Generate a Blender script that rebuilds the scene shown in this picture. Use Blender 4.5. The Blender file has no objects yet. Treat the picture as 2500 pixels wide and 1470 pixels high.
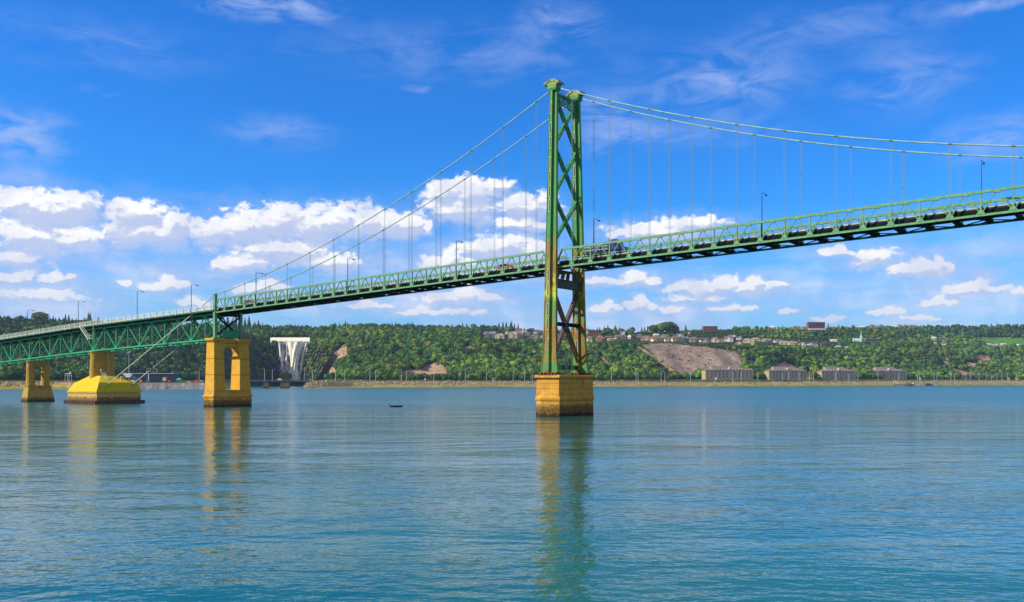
import bpy, math, random
import numpy as np
from mathutils import Vector

R = math.radians
SC = bpy.context.scene
COL = SC.collection
random.seed(7)
RNG = np.random.default_rng(11)

# ------------------------------------------------------------------ camera
F, YH, HC = 2197.0, 933.0, 7.72            # focal length and horizon row of the photo (2500 px wide), eye height in metres
cam_d = bpy.data.cameras.new('camera'); cam = bpy.data.objects.new('camera', cam_d); COL.objects.link(cam)
cam.location = (0, 0, HC); cam.rotation_euler = (R(90), 0, 0)
cam_d.sensor_width = 36; cam_d.lens = F / 2500 * 36
cam_d.shift_y = (YH - 735) / 2500
cam_d.clip_start = 0.5; cam_d.clip_end = 20000
SC.camera = cam

# ------------------------------------------------------------------ light and sky
SUN_EL, SUN_AZ = 36.0, -104.0              # degrees; azimuth from +Y towards +X
SUN_STRENGTH, SKY_STRENGTH = 4.6, 0.10
SC.view_settings.view_transform = 'Standard'
SC.view_settings.look = 'None'
SC.view_settings.exposure = 0.28
SC.view_settings.gamma = 1.0
sd = bpy.data.lights.new('sun', 'SUN'); so = bpy.data.objects.new('sun', sd); COL.objects.link(so)
sd.energy = SUN_STRENGTH; sd.angle = R(0.5); sd.color = (1.0, 0.92, 0.78)
sv = Vector((math.sin(R(SUN_AZ)) * math.cos(R(SUN_EL)), math.cos(R(SUN_AZ)) * math.cos(R(SUN_EL)), math.sin(R(SUN_EL))))
so.rotation_euler = sv.to_track_quat('Z', 'Y').to_euler()
so.location = (-200, -50, 300)

# cumulus clouds: (column, row, half width, half height) read off the photo, turned into azimuth and elevation
PUFFS = [(100, 512, 135, 42), (190, 502, 62, 36), (60, 572, 120, 36), (180, 580, 62, 28), (20, 500, 50, 22),
 (330, 520, 84, 36), (360, 566, 104, 28), (420, 542, 46, 28), (515, 562, 50, 40), (600, 548, 80, 40), (690, 540, 84, 42),
 (760, 552, 84, 44), (830, 538, 64, 40), (890, 540, 52, 38), (950, 548, 66, 26), (1000, 540, 44, 20), (700, 606, 130, 26),
 (800, 632, 90, 24), (590, 642, 80, 20), (60, 674, 112, 16), (140, 672, 52, 13), (100, 722, 150, 24), (30, 628, 80, 20),
 (294, 688, 20, 7), (400, 694, 66, 16), (470, 740, 44, 11), (1080, 470, 50, 27), (1150, 470, 72, 34), (1215, 450, 36, 14),
 (1120, 506, 110, 30), (1275, 502, 76, 27), (1275, 542, 70, 18), (1043, 553, 19, 17), (1190, 602, 82, 26),
 (1240, 598, 62, 22), (1100, 634, 74, 18), (1300, 612, 46, 24), (1130, 722, 104, 18), (1030, 758, 58, 12), (1130, 757, 60, 12),
 (1600, 566, 124, 22), (1700, 546, 92, 20), (1740, 534, 44, 12), (1520, 572, 44, 14), (1530, 682, 92, 16), (1480, 752, 44, 12),
 (1560, 745, 40, 16), (1645, 749, 34, 9), (1750, 700, 136, 18), (1700, 722, 84, 13), (1790, 747, 60, 9), (2140, 626, 58, 21),
 (2245, 652, 84, 16), (2290, 640, 42, 15), (2050, 613, 42, 9), (2480, 712, 26, 9), (2290, 736, 48, 11), (2170, 762, 52, 9),
 (2030, 776, 42, 7), (1920, 761, 30, 6), (1850, 690, 70, 12), (2380, 700, 90, 16), (2250, 775, 60, 7), (900, 745, 60, 8), (640, 700, 70, 14)]
VEILS = [(650, 12, 210, 38, 1.3), (1370, 46, 120, 50, .75), (1760, 205, 250, 84, .75), (50, 330, 160, 70, .95), (690, 325, 160, 44, .55),
 (1480, 300, 130, 84, .7), (232, 216, 50, 11, .8), (1020, 216, 40, 9, .9), (2420, 340, 170, 60, .7), (2210, 190, 200, 84, .6),
 (2420, 8, 150, 14, .8), (1950, 620, 520, 60, .28), (1500, 740, 1300, 50, .34), (300, 650, 700, 80, .34), (1250, 660, 500, 60, .26),
 (480, 460, 130, 24, .5), (60, 440, 120, 30, .7), (2350, 660, 180, 40, .5), (1150, 130, 500, 70, .4), (1650, 330, 320, 40, .45), (250, 110, 380, 60, .3), (2050, 60, 350, 50, .45)]

_p = []
for _i, (_x, _y, _rx, _ry) in enumerate(PUFFS):      # low flat puffs are two or three heaped lumps
    if _ry < 19 and _rx > 36:
        _k = (_i * 37 % 10) / 10 - .5
        _p += [(_x - .42 * _rx, _y + .18 * _ry, .62 * _rx, .72 * _ry), (_x + (.10 + .3 * _k) * _rx, _y - .22 * _ry, .42 * _rx, 1.12 * _ry), (_x + .58 * _rx, _y + .25 * _ry, .44 * _rx, .66 * _ry)]
    else: _p.append((_x, _y, _rx, _ry))
PUFFS = _p

def azel(x, y):
    az = math.atan((x - 1250) / F)
    return az, math.atan((YH - y) / F * math.cos(az))

class NT:
    def __init__(s, tree): s.t = tree
    def n(s, typ, **kw):
        nd = s.t.nodes.new('ShaderNode' + typ)
        ins = kw.pop('ins', {})
        for k, v in kw.items(): setattr(nd, k, v)
        for k, v in ins.items(): s.put(nd, k, v)
        return nd
    def put(s, nd, k, v):
        sock = nd.inputs[k]
        if isinstance(v, bpy.types.NodeSocket): s.t.links.new(v, sock)
        else: sock.default_value = v
    def math(s, op, a, b=None, c=None, clamp=False):
        nd = s.n('Math', operation=op, use_clamp=clamp); s.put(nd, 0, a)
        if b is not None: s.put(nd, 1, b)
        if c is not None: s.put(nd, 2, c)
        return nd.outputs[0]
    def vmath(s, op, a, b=None):
        nd = s.n('VectorMath', operation=op); s.put(nd, 0, a)
        if b is not None: s.put(nd, 1, b)
        return nd.outputs['Value' if op == 'LENGTH' else 'Vector']
    def smooth(s, v, lo, hi, to0=0.0, to1=1.0):
        nd = s.n('MapRange', interpolation_type='SMOOTHSTEP'); s.put(nd, 0, v)
        s.put(nd, 1, lo); s.put(nd, 2, hi); s.put(nd, 3, to0); s.put(nd, 4, to1)
        return nd.outputs[0]
    def lin(s, v, lo, hi, to0=0.0, to1=1.0):
        nd = s.n('MapRange'); s.put(nd, 0, v); s.put(nd, 1, lo); s.put(nd, 2, hi); s.put(nd, 3, to0); s.put(nd, 4, to1)
        return nd.outputs[0]
    def noise(s, vec, scale, detail=4, rough=.55, dist=0.0, col=False):
        nd = s.n('TexNoise'); s.put(nd, 'Vector', vec); s.put(nd, 'Scale', scale); s.put(nd, 'Detail', detail)
        s.put(nd, 'Roughness', rough); s.put(nd, 'Distortion', dist)
        return nd.outputs['Color' if col else 0]
    def mapping(s, vec, loc=(0, 0, 0), scale=(1, 1, 1), rot=(0, 0, 0)):
        nd = s.n('Mapping'); s.put(nd, 0, vec); nd.inputs['Location'].default_value = loc
        nd.inputs['Scale'].default_value = scale; nd.inputs['Rotation'].default_value = rot
        return nd.outputs[0]
    def mix(s, f, a, b, mode='MIX'):
        nd = s.n('Mix', data_type='RGBA', blend_type=mode); s.put(nd, 0, f)
        s.put(nd, 6, a if isinstance(a, bpy.types.NodeSocket) else (*a, 1)[:4])
        s.put(nd, 7, b if isinstance(b, bpy.types.NodeSocket) else (*b, 1)[:4])
        return nd.outputs[2]

def build_world():
    w = bpy.data.worlds.new('World'); SC.world = w; w.use_nodes = True
    w.node_tree.nodes.clear(); T = NT(w.node_tree)
    sky = T.n('TexSky', sky_type='NISHITA'); sky.sun_disc = False
    sky.sun_elevation = R(SUN_EL); sky.sun_rotation = R(SUN_AZ); sky.altitude = 0
    sky.air_density = 1.0; sky.dust_density = 0.3; sky.ozone_density = 2.0
    hs = T.n('HueSaturation'); T.put(hs, 'Color', sky.outputs[0]); T.put(hs, 'Saturation', 1.3); T.put(hs, 'Value', 1.0); T.put(hs, 'Hue', 0.5)
    gen = T.n('TexCoord').outputs['Generated']
    sp = T.n('SeparateXYZ'); T.put(sp, 0, gen)
    az = T.math('ARCTAN2', sp.outputs[0], sp.outputs[1]); el = T.math('ARCSINE', sp.outputs[2])
    cb = T.n('CombineXYZ'); T.put(cb, 0, az); T.put(cb, 1, el); base = cb.outputs[0]
    warp = T.vmath('SUBTRACT', T.noise(base, 26, 6, .6, col=True), (.5, .5, .5))
    wv = T.vmath('MULTIPLY', warp, (.030, .018, 0)); p = T.vmath('ADD', base, wv)
    def field(pp):
        cur = None
        for (x, y, rx, ry) in PUFFS:
            a, e = azel(x, y); ra = 1.04 * rx / F * math.cos(a) ** 2; re = 1.08 * ry / F
            q = pp
            if cur is not None:      # threads the puffs one after another, which keeps the shader's stack small
                q = T.n('VectorMath', operation='MULTIPLY_ADD', ins={0: cur, 1: (1e-7, 1e-7, 0), 2: pp}).outputs[0]
            m = T.n('VectorMath', operation='MULTIPLY_ADD', ins={0: q, 1: (1 / ra, 1 / re, 0), 2: (-a / ra, -e / re, 0)}).outputs[0]
            l = T.vmath('LENGTH', m)
            cur = l if cur is None else T.n('Math', operation='SMOOTH_MIN', ins={0: cur, 1: l, 2: 0.25}).outputs[0]
        return cur
    f1 = field(p)
    up = T.vmath('ADD', p, (-.004, .0075, 0)); f2 = field(up)
    def puffy(v):      # rounded cauliflower lumps on a fractal edge
        a_, b_ = T.n('TexVoronoi', feature='F1'), T.n('TexVoronoi', feature='F1')
        T.put(a_, 'Vector', v); T.put(a_, 'Scale', 30.0); T.put(b_, 'Vector', v); T.put(b_, 'Scale', 112.0)
        vv = T.math('ADD', T.math('MULTIPLY', a_.outputs['Distance'], .75), T.math('MULTIPLY', b_.outputs['Distance'], .42))
        return T.math('ADD', T.math('SUBTRACT', vv, .52), T.math('MULTIPLY', T.math('SUBTRACT', T.noise(v, 95, 6, .68), .5), 1.25))
    flat = T.vmath('MULTIPLY', p, (1, 1.5, 1)); flat2 = T.vmath('MULTIPLY', T.vmath('ADD', p, (-.0030, .0050, 0)), (1, 1.5, 1))
    nz = puffy(flat); nz2 = puffy(flat2)
    big = T.noise(base, 14, 4, .5)
    d1 = T.math('ADD', f1, nz)
    d1 = T.math('ADD', d1, T.math('MULTIPLY', T.math('SUBTRACT', big, .5), .9))
    d2 = T.math('ADD', f2, nz2)
    d2 = T.math('ADD', d2, T.math('MULTIPLY', T.math('SUBTRACT', big, .5), .9))
    below = T.smooth(T.math('MULTIPLY', T.math('SUBTRACT', f1, f2), T.smooth(el, .05, .17, .25, 1.0)), -.06, .26)      # 1 on the underside of a cloud, where it fades out softly
    crisp = T.smooth(d1, 1.22, .80); fuzz = T.math('MULTIPLY', T.smooth(d1, 1.75, .55), .85)
    dens = T.math('ADD', T.math('MULTIPLY', crisp, T.math('SUBTRACT', 1.0, below)), T.math('MULTIPLY', fuzz, below))
    dens = T.math('MULTIPLY', dens, T.smooth(el, .015, .15, .42, 1.0))
    halo = T.math('MULTIPLY', T.smooth(d1, 2.4, .7), T.math('MULTIPLY', T.smooth(el, .24, .15), .46))
    # nearer to the upper, sunward rim = whiter; deeper below it = greyer
    lit = T.math('ADD', T.smooth(T.math('SUBTRACT', d2, T.math('MULTIPLY', d1, .30)), .05, 1.05), T.math('MULTIPLY', T.math('SUBTRACT', d2, d1), 1.3))
    soft = T.noise(base, 22, 5, .55)
    lit = T.math('SUBTRACT', lit, T.math('MULTIPLY', below, .38), clamp=True)
    lit = T.math('MULTIPLY', lit, T.lin(soft, .38, .6, .50, 1.15), clamp=True)
    low = T.smooth(el, .16, .02)
    shade = T.mix(low, (.48, .54, .73), (.47, .53, .74))
    white = T.mix(low, (.86, .86, .88), (.78, .74, .74))
    ccol = T.mix(lit, shade, white)
    # thin high veils
    st = T.mapping(base, (0, 0, 0), (9, 26, 1), (0, 0, R(-9)))
    streak = T.noise(st, 1.6, 8, .62, .6)
    vs = None
    for (x, y, rx, ry, k) in VEILS:
        a, e = azel(x, y); ra = rx / F * math.cos(a) ** 2 * 1.25; re = ry / F * 1.35
        q = p
        if vs is not None: q = T.n('VectorMath', operation='MULTIPLY_ADD', ins={0: vs, 1: (1e-7, 1e-7, 0), 2: p}).outputs[0]
        m = T.n('VectorMath', operation='MULTIPLY_ADD', ins={0: q, 1: (1 / ra, 1 / re, 0), 2: (-a / ra, -e / re, 0)}).outputs[0]
        g = T.math('MULTIPLY', T.smooth(T.vmath('LENGTH', m), 1.0, 0.0), k)
        vs = g if vs is None else T.math('ADD', vs, g)
    veil = T.math('MULTIPLY', vs, T.smooth(streak, .34, .68), clamp=True)
    fill_clouds = T.smooth(T.noise(T.mapping(base, (0, 0, 0), (3.2, 8, 1)), 1.5, 6, .6), .36, .62)  # unseen clouds beyond the view, added to brighten and redden the fill light
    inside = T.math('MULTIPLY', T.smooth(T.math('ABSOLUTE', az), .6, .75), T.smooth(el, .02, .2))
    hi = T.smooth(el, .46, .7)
    veil = T.math('MAXIMUM', veil, T.math('MULTIPLY', fill_clouds, T.math('MAXIMUM', inside, hi)), clamp=True)
    tint = T.mix(1.0, hs.outputs[0], SKY_TINT, 'MULTIPLY')
    # blue deepens upwards, pale lavender haze band near the horizon
    hz = T.smooth(el, .17, .0)
    skyc = T.mix(T.math('MULTIPLY', hz, .72), tint, (2.9, 4.2, 6.6))
    K = 1 / SKY_STRENGTH
    cl = T.n('Mix', data_type='RGBA', blend_type='MULTIPLY'); T.put(cl, 0, 1.0); T.put(cl, 6, ccol); T.put(cl, 7, (K * .98, K * .98, K * .98, 1))
    vcol = (.36 * K, .46 * K, .76 * K)
    skyc = T.mix(halo, skyc, (.36 * K, .46 * K, .72 * K))
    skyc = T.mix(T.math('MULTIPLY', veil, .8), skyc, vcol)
    skyc = T.mix(T.math('MULTIPLY', fill_clouds, T.math('MAXIMUM', T.math('MULTIPLY', T.smooth(T.math('ABSOLUTE', az), .62, .85), T.smooth(el, -.05, .08)), hi)), skyc, (.44 * K, .39 * K, .40 * K))  # warm grey of the added out-of-view clouds
    strat = T.smooth(T.noise(T.mapping(p, (1.7, .3, 0), (3.6, 22, 1)), 1.0, 7, .60), .36, .66)
    band = T.math('MULTIPLY', T.smooth(el, .19, .10), T.smooth(el, .0, .03, .5, 1.0))
    strat = T.math('MULTIPLY', T.math('MULTIPLY', strat, band), .72)
    skyc = T.mix(strat, skyc, T.mix(T.smooth(soft, .42, .62), (.40 * K, .49 * K, .74 * K), (.62 * K, .66 * K, .82 * K)))
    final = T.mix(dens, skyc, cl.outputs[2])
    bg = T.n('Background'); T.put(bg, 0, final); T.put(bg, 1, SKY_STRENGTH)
    out = T.n('OutputWorld'); w.node_tree.links.new(bg.outputs[0], out.inputs[0])
    w.cycles.sampling_method = 'MANUAL'; w.cycles.sample_map_resolution = 512
SKY_TINT = (.26, .90, 1.56)
build_world()
SC.cycles.max_bounces = 6; SC.cycles.diffuse_bounces = 3; SC.cycles.glossy_bounces = 3
SC.cycles.caustics_reflective = False; SC.cycles.caustics_refractive = False

# ------------------------------------------------------------------ helpers
def pz(y, D): return HC + (YH - y) / F * D          # height of a thing seen at row y, D metres away
def px(x, D): return (x - 1250) / F * D

def tag(o, label=None, cat=None, group=None, kind=None):
    if label: o['label'] = label
    if cat: o['category'] = cat
    if group: o['group'] = group
    if kind: o['kind'] = kind
    return o

def empty(name, loc, label=None, cat=None, group=None, rz=0.0):
    o = bpy.data.objects.new(name, None); COL.objects.link(o)
    o.location = loc; o.rotation_euler = (0, 0, rz); o.empty_display_size = 1
    return tag(o, label, cat, group)

class MB:
    def __init__(s): s.v = []; s.f = []
    def add(s, vs, fs):
        b = len(s.v); s.v += [tuple(v) for v in vs]; s.f += [tuple(b + i for i in f) for f in fs]
    def hexa(s, vs):      # 8 corners: bottom ring 0-3, top ring 4-7
        s.add(vs, [(3, 2, 1, 0), (4, 5, 6, 7), (0, 1, 5, 4), (1, 2, 6, 5), (2, 3, 7, 6), (3, 0, 4, 7)])
    def box(s, c, e, ax=None):
        ax = ax or (Vector((1, 0, 0)), Vector((0, 1, 0)), Vector((0, 0, 1)))
        c = Vector(c); a, b, d = ax[0] * e[0] / 2, ax[1] * e[1] / 2, ax[2] * e[2] / 2
        s.hexa([c - a - b - d, c + a - b - d, c + a + b - d, c - a + b - d, c - a - b + d, c + a - b + d, c + a + b + d, c - a + b + d])
    def beam(s, p, q, w, h, up=(0, 0, 1)):
        p, q = Vector(p), Vector(q); t = (q - p).normalized(); up = Vector(up)
        if abs(t.dot(up)) > .98: up = Vector((D2[0], D2[1], 0))
        sd_ = t.cross(up).normalized(); u = sd_.cross(t).normalized()
        a, b = sd_ * w / 2, u * h / 2
        s.hexa([p - a - b, p + a - b, q + a - b, q - a - b, p - a + b, p + a + b, q + a + b, q - a + b])
    def tube(s, pts, r, n=8, cap=True):
        pts = [Vector(p) for p in pts]; rings = []
        rr = r if isinstance(r, (list, tuple)) else [r] * len(pts)
        for i, p in enumerate(pts):
            t = (pts[min(i + 1, len(pts) - 1)] - pts[max(i - 1, 0)]).normalized()
            up = Vector((0, 0, 1)) if abs(t.z) < .9 else Vector((1, 0, 0))
            a = t.cross(up).normalized(); b = a.cross(t).normalized()
            rings.append([p + (a * math.cos(2 * math.pi * k / n) + b * math.sin(2 * math.pi * k / n)) * rr[i] for k in range(n)])
        vs = [v for rg in rings for v in rg]; fs = []
        for i in range(len(pts) - 1):
            for k in range(n):
                fs.append((i * n + k, i * n + (k + 1) % n, (i + 1) * n + (k + 1) % n, (i + 1) * n + k))
        if cap: fs += [tuple(range(n - 1, -1, -1)), tuple((len(pts) - 1) * n + k for k in range(n))]
        s.add(vs, fs)
    def prism(s, ring0, ring1):   # two rings of equal length, closed
        n = len(ring0); fs = [tuple(range(n - 1, -1, -1)), tuple(range(n, 2 * n))]
        fs += [(k, (k + 1) % n, n + (k + 1) % n, n + k) for k in range(n)]
        s.add(list(ring0) + list(ring1), fs)
    def build(s, name, mat, parent=None, smooth=False, fix=True, attr=None):
        org = Vector((0, 0, 0)); p = parent; rz = 0
        while p is not None: org = org + p.location; p = p.parent
        me = bpy.data.meshes.new(name)
        me.from_pydata([tuple(Vector(v) - org) for v in s.v], [], s.f); me.update()
        if fix:
            import bmesh
            bm = bmesh.new(); bm.from_mesh(me); bmesh.ops.recalc_face_normals(bm, faces=bm.faces); bm.to_mesh(me); bm.free()
        if smooth: me.polygons.foreach_set('use_smooth', [True] * len(me.polygons))
        me.materials.append(mat)
        o = bpy.data.objects.new(name, me); COL.objects.link(o)
        if parent: o.parent = parent
        return o

def copy_tree(o, parent=None):
    c = o.copy(); COL.objects.link(c); c.parent = parent
    for ch in list(o.children): copy_tree(ch, c)
    return c

# ------------------------------------------------------------------ materials
MATS = {}
def mat(name, col, rough=.7, metal=0.0, var=0.0, vscale=.5, spec=.3, bump=0.0, bscale=3.0):
    if name in MATS: return MATS[name]
    m = bpy.data.materials.new(name); m.use_nodes = True; T = NT(m.node_tree)
    b = m.node_tree.nodes['Principled BSDF']
    b.inputs['Roughness'].default_value = rough; b.inputs['Metallic'].default_value = metal
    b.inputs['Specular IOR Level'].default_value = spec
    c = (*col, 1)
    if var:
        pos = T.n('NewGeometry').outputs['Position']
        nz = T.noise(pos, vscale, 6, .65)
        f = T.smooth(nz, .3, .7)
        c2 = T.mix(f, tuple(x * (1 - var) for x in col), tuple(min(1, x * (1 + var)) for x in col))
        T.put(b, 'Base Color', c2)
        if bump:
            bp = T.n('Bump'); T.put(bp, 'Height', T.noise(pos, bscale, 4)); T.put(bp, 'Strength', bump); T.put(bp, 'Distance', .3)
            T.put(b, 'Normal', bp.outputs[0])
    else: b.inputs['Base Color'].default_value = c
    MATS[name] = m; return m

def paint_mat(name, base, rust, amount=.3, patch=None, pamt=.0):
    """painted steel: flat paint with chalked, worn and rusty patches"""
    m = bpy.data.materials.new(name); m.use_nodes = True; T = NT(m.node_tree); b = m.node_tree.nodes['Principled BSDF']
    pos = T.n('NewGeometry').outputs['Position']
    n1 = T.noise(pos, .35, 8, .7); n2 = T.noise(pos, 1.7, 6, .7)
    c = T.mix(T.smooth(n2, .35, .65), tuple(x * .78 for x in base), tuple(min(1, x * 1.2 + .01) for x in base))
    c = T.mix(T.smooth(n1, 1 - amount - .16, 1 - amount + .1), c, rust)
    if patch: c = T.mix(T.smooth(T.noise(pos, .22, 7, .72, .5), 1 - pamt - .12, 1 - pamt + .06), c, patch)
    T.put(b, 'Base Color', c); b.inputs['Roughness'].default_value = .55; b.inputs['Specular IOR Level'].default_value = .35
    MATS[name] = m; return m

GREEN = paint_mat('bridge_green', (.125, .33, .155), (.21, .21, .08), .36)
GREENA = paint_mat('approach_green', (.022, .33, .15), (.06, .24, .10), .34)
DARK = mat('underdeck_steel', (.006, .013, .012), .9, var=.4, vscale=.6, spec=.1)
CABLE = mat('cable_green', (.30, .45, .38), .5, var=.2, vscale=.8)
BAND = mat('cable_band', (.10, .24, .15), .6)
ROPE = mat('hanger_rope', (.20, .29, .30), .6)
ASPH = mat('asphalt', (.03, .03, .033), .9, var=.3, vscale=.4)
CURB = mat('curb_concrete', (.46, .50, .42), .8, var=.25, vscale=1.2)
RAILW = mat('rail_galvanised', (.62, .64, .52), .55, var=.18, vscale=1.0)
RAILG = mat('guard_rail_pale_green', (.22, .38, .28), .6, var=.25, vscale=1.0)
LAMPM = mat('lamp_steel', (.10, .12, .13), .5, var=.15, vscale=2)
LAMPW = mat('lamp_aluminium', (.55, .60, .62), .4)
GLASSD = mat('dark_glass', (.02, .03, .04), .1, spec=.6)
TYRE = mat('tyre_rubber', (.02, .02, .02), .9)
CHROME = mat('chrome', (.7, .7, .72), .2, metal=1.0)
RUSTB = mat('rusty_bearing', (.25, .09, .035), .85, var=.4, vscale=1.5)

def tower_mat():
    m = bpy.data.materials.new('tower_paint'); m.use_nodes = True; T = NT(m.node_tree); b = m.node_tree.nodes['Principled BSDF']
    pos = T.n('NewGeometry').outputs['Position']; sp = T.n('SeparateXYZ'); T.put(sp, 0, pos); z = sp.outputs[2]
    st = T.mapping(pos, (0, 0, 0), (1.0, 1.0, .12)); nv = T.noise(st, 1.5, 8, .72); nb = T.noise(T.mapping(pos, (0, 0, 0), (1, 1, .35)), .55, 7, .7); nf = T.noise(pos, 3.0, 6, .7)
    green = T.mix(T.smooth(nf, .3, .7), (.03, .20, .05), (.075, .33, .08))
    green = T.mix(T.smooth(nv, .54, .66), green, (.16, .25, .05))
    green = T.mix(T.smooth(nv, .42, .34), green, (.02, .09, .03))
    rust = T.mix(T.smooth(nf, .3, .7), (.20, .085, .02), (.36, .17, .035))
    rust = T.mix(T.smooth(nv, .50, .60), rust, (.25, .30, .035))
    rust = T.mix(T.smooth(nv, .46, .38), rust, (.12, .07, .02))
    rust = T.mix(T.smooth(nb, .51, .60), rust, (.07, .28, .06))
    zz = T.math('ADD', z, T.math('MULTIPLY', T.math('SUBTRACT', nb, .5), 14))
    r = T.math('MULTIPLY', T.smooth(zz, 42.5, 39), T.smooth(zz, 9.5, 13.5))
    c = T.mix(r, green, rust)
    yz = T.math('ADD', z, T.math('MULTIPLY', T.math('SUBTRACT', nv, .5), 6))
    yb = T.math('MULTIPLY', T.smooth(yz, 26.0, 28.0), T.smooth(yz, 33.5, 30.5))
    c = T.mix(T.math('MULTIPLY', yb, T.smooth(nb, .42, .55)), c, (.55, .55, .03))
    c = T.mix(T.math('MULTIPLY', T.smooth(z, 75, 76), .7), c, (.45, .50, .10))
    T.put(b, 'Base Color', c); b.inputs['Roughness'].default_value = .6; b.inputs['Specular IOR Level'].default_value = .3
    return m
TOWER = tower_mat()
BRACE = paint_mat('brace_paint', (.03, .22, .08), (.10, .16, .05), .3)
def brace_low():
    return paint_mat('brace_rust', (.075, .045, .03), (.24, .08, .03), .35, (.03, .14, .06), .3)
BRACEL = brace_low()

def stone_mat(name, col, col2, zdark=1.6, course=.6, white=True, stain=(.035, .030, .018), wtop=9.2):
    m = bpy.data.materials.new(name); m.use_nodes = True; T = NT(m.node_tree); b = m.node_tree.nodes['Principled BSDF']
    pos = T.n('NewGeometry').outputs['Position']; sp = T.n('SeparateXYZ'); T.put(sp, 0, pos); z = sp.outputs[2]
    n1 = T.noise(pos, .6, 7, .65); n2 = T.noise(pos, 3.5, 6, .7); nv = T.noise(T.mapping(pos, (0, 0, 0), (1.3, 1.3, .13)), 1.3, 8, .7)
    c = T.mix(T.smooth(n1, .32, .68), col, col2)
    c = T.mix(T.math('MULTIPLY', T.smooth(n2, .48, .7), .6), c, tuple(x * .5 for x in col))
    c = T.mix(T.math('MULTIPLY', T.smooth(T.noise(T.mapping(pos, (0, 0, 0), (1, 1, .3)), .32, 6, .7), .55, .72), .55), c, (.62, .50, .26))
    saw = T.math('FRACT', T.math('DIVIDE', T.math('ADD', z, T.math('MULTIPLY', n1, .12)), course))
    line = T.math('MULTIPLY', T.smooth(T.math('ABSOLUTE', T.math('SUBTRACT', saw, .5)), .44, .49), .55)
    c = T.mix(line, c, tuple(x * .38 for x in col))
    # dark wet stain and algae at the tide line, with a ragged edge
    zz = T.math('ADD', z, T.math('MULTIPLY', T.math('SUBTRACT', T.noise(pos, 1.1, 7, .7), .5), 3.6))
    c = T.mix(T.math('MULTIPLY', T.smooth(zz, zdark + .8, zdark - .1), T.lin(n2, .35, .65, .55, .95)), c, stain)
    c = T.mix(T.math('MULTIPLY', T.smooth(zz, 1.0, .3), .85), c, (.016, .015, .010))
    if white:
        drip = T.math('MULTIPLY', T.smooth(nv, .57, .68), T.smooth(z, wtop - 2.2, wtop - .6))
        c = T.mix(T.math('MULTIPLY', drip, .8), c, (.75, .68, .45))
        drip2 = T.math('MULTIPLY', T.smooth(nv, .56, .70), .35)
        c = T.mix(drip2, c, tuple(x * .45 for x in col))
    T.put(b, 'Base Color', c); b.inputs['Roughness'].default_value = .9; b.inputs['Specular IOR Level'].default_value = .15
    bp = T.n('Bump'); h = T.math('SUBTRACT', T.math('ADD', n2, T.math('MULTIPLY', n1, .6)), T.math('MULTIPLY', line, 1.0))
    T.put(bp, 'Height', h); T.put(bp, 'Strength', .7); T.put(bp, 'Distance', .18); T.put(b, 'Normal', bp.outputs[0])
    MATS[name] = m; return m
OCHRE = stone_mat('ochre_masonry', (.56, .27, .045), (.70, .38, .06), 2.1, 1.25)
OCHRE2 = stone_mat('plain_ochre_concrete', (.68, .34, .035), (.78, .42, .045), 2.1, 5.0, white=False)
YBLOCK = stone_mat('yellow_coated_concrete', (.64, .46, .015), (.70, .52, .02), -3, 40, white=False)
OCHREB = stone_mat('block_masonry', (.60, .36, .09), (.70, .46, .14), 2.0, 1.2, wtop=4.5)
ROUGHB = stone_mat('rough_stone_blocks', (.42, .26, .06), (.60, .38, .08), 1.3, .62, white=False)
SHAFTM = stone_mat('round_shaft_stone', (.46, .27, .045), (.60, .36, .06), -3, .55, white=False)
PILE = mat('sheet_pile', (.13, .075, .06), .8, var=.4, vscale=1.5)

# ------------------------------------------------------------------ water
def water():
    m = bpy.data.materials.new('river_water'); m.use_nodes = True; T = NT(m.node_tree); b = m.node_tree.nodes['Principled BSDF']
    pos = T.n('NewGeometry').outputs['Position']
    ys = T.n('SeparateXYZ'); T.put(ys, 0, pos); far = T.smooth(ys.outputs[1], 150, 430)
    big = T.noise(T.mapping(pos, (0, 0, 0), (.006, .02, 1)), 1.0, 5, .6)
    c = T.mix(T.smooth(big, .35, .65), (.004, .098, .084), (.006, .120, .102))
    T.put(b, 'Base Color', c); T.put(b, 'Roughness', T.lin(far, 0, 1, .05, .22)); b.inputs['IOR'].default_value = 1.43
    r1 = T.noise(T.mapping(pos, (0, 0, 0), (1.0, 1.35, 1), (0, 0, .2)), 1.0, 3, .5)
    r2 = T.noise(T.mapping(pos, (0, 0, 0), (.16, .27, 1), (0, 0, -.15)), 1.0, 2, .5)
    r3 = T.noise(T.mapping(pos, (0, 0, 0), (.035, .075, 1), (0, 0, .1)), 1.0, 2, .5)
    patch = T.smooth(T.noise(T.mapping(pos, (0, 0, 0), (.009, .05, 1)), 1.0, 5, .6), .38, .62)
    h = T.math('ADD', T.math('MULTIPLY', r1, T.lin(patch, 0, 1, .045, .080)), T.math('ADD', T.math('MULTIPLY', r2, T.lin(patch, 0, 1, .11, .18)), T.math('MULTIPLY', r3, .34)))
    h = T.math('MULTIPLY', h, T.lin(far, 0, 1, 1.0, 4.0))
    bp = T.n('Bump'); T.put(bp, 'Height', h); T.put(bp, 'Strength', 1.0); T.put(bp, 'Distance', 1.0); T.put(b, 'Normal', bp.outputs[0])
    mb = MB(); W = 3500
    mb.add([(-W, -600, 0), (W, -600, 0), (W, 3200, 0), (-W, 3200, 0)], [(0, 1, 2, 3)])
    o = mb.build('river_water', m, fix=False); tag(o, kind='structure')
water()

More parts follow.
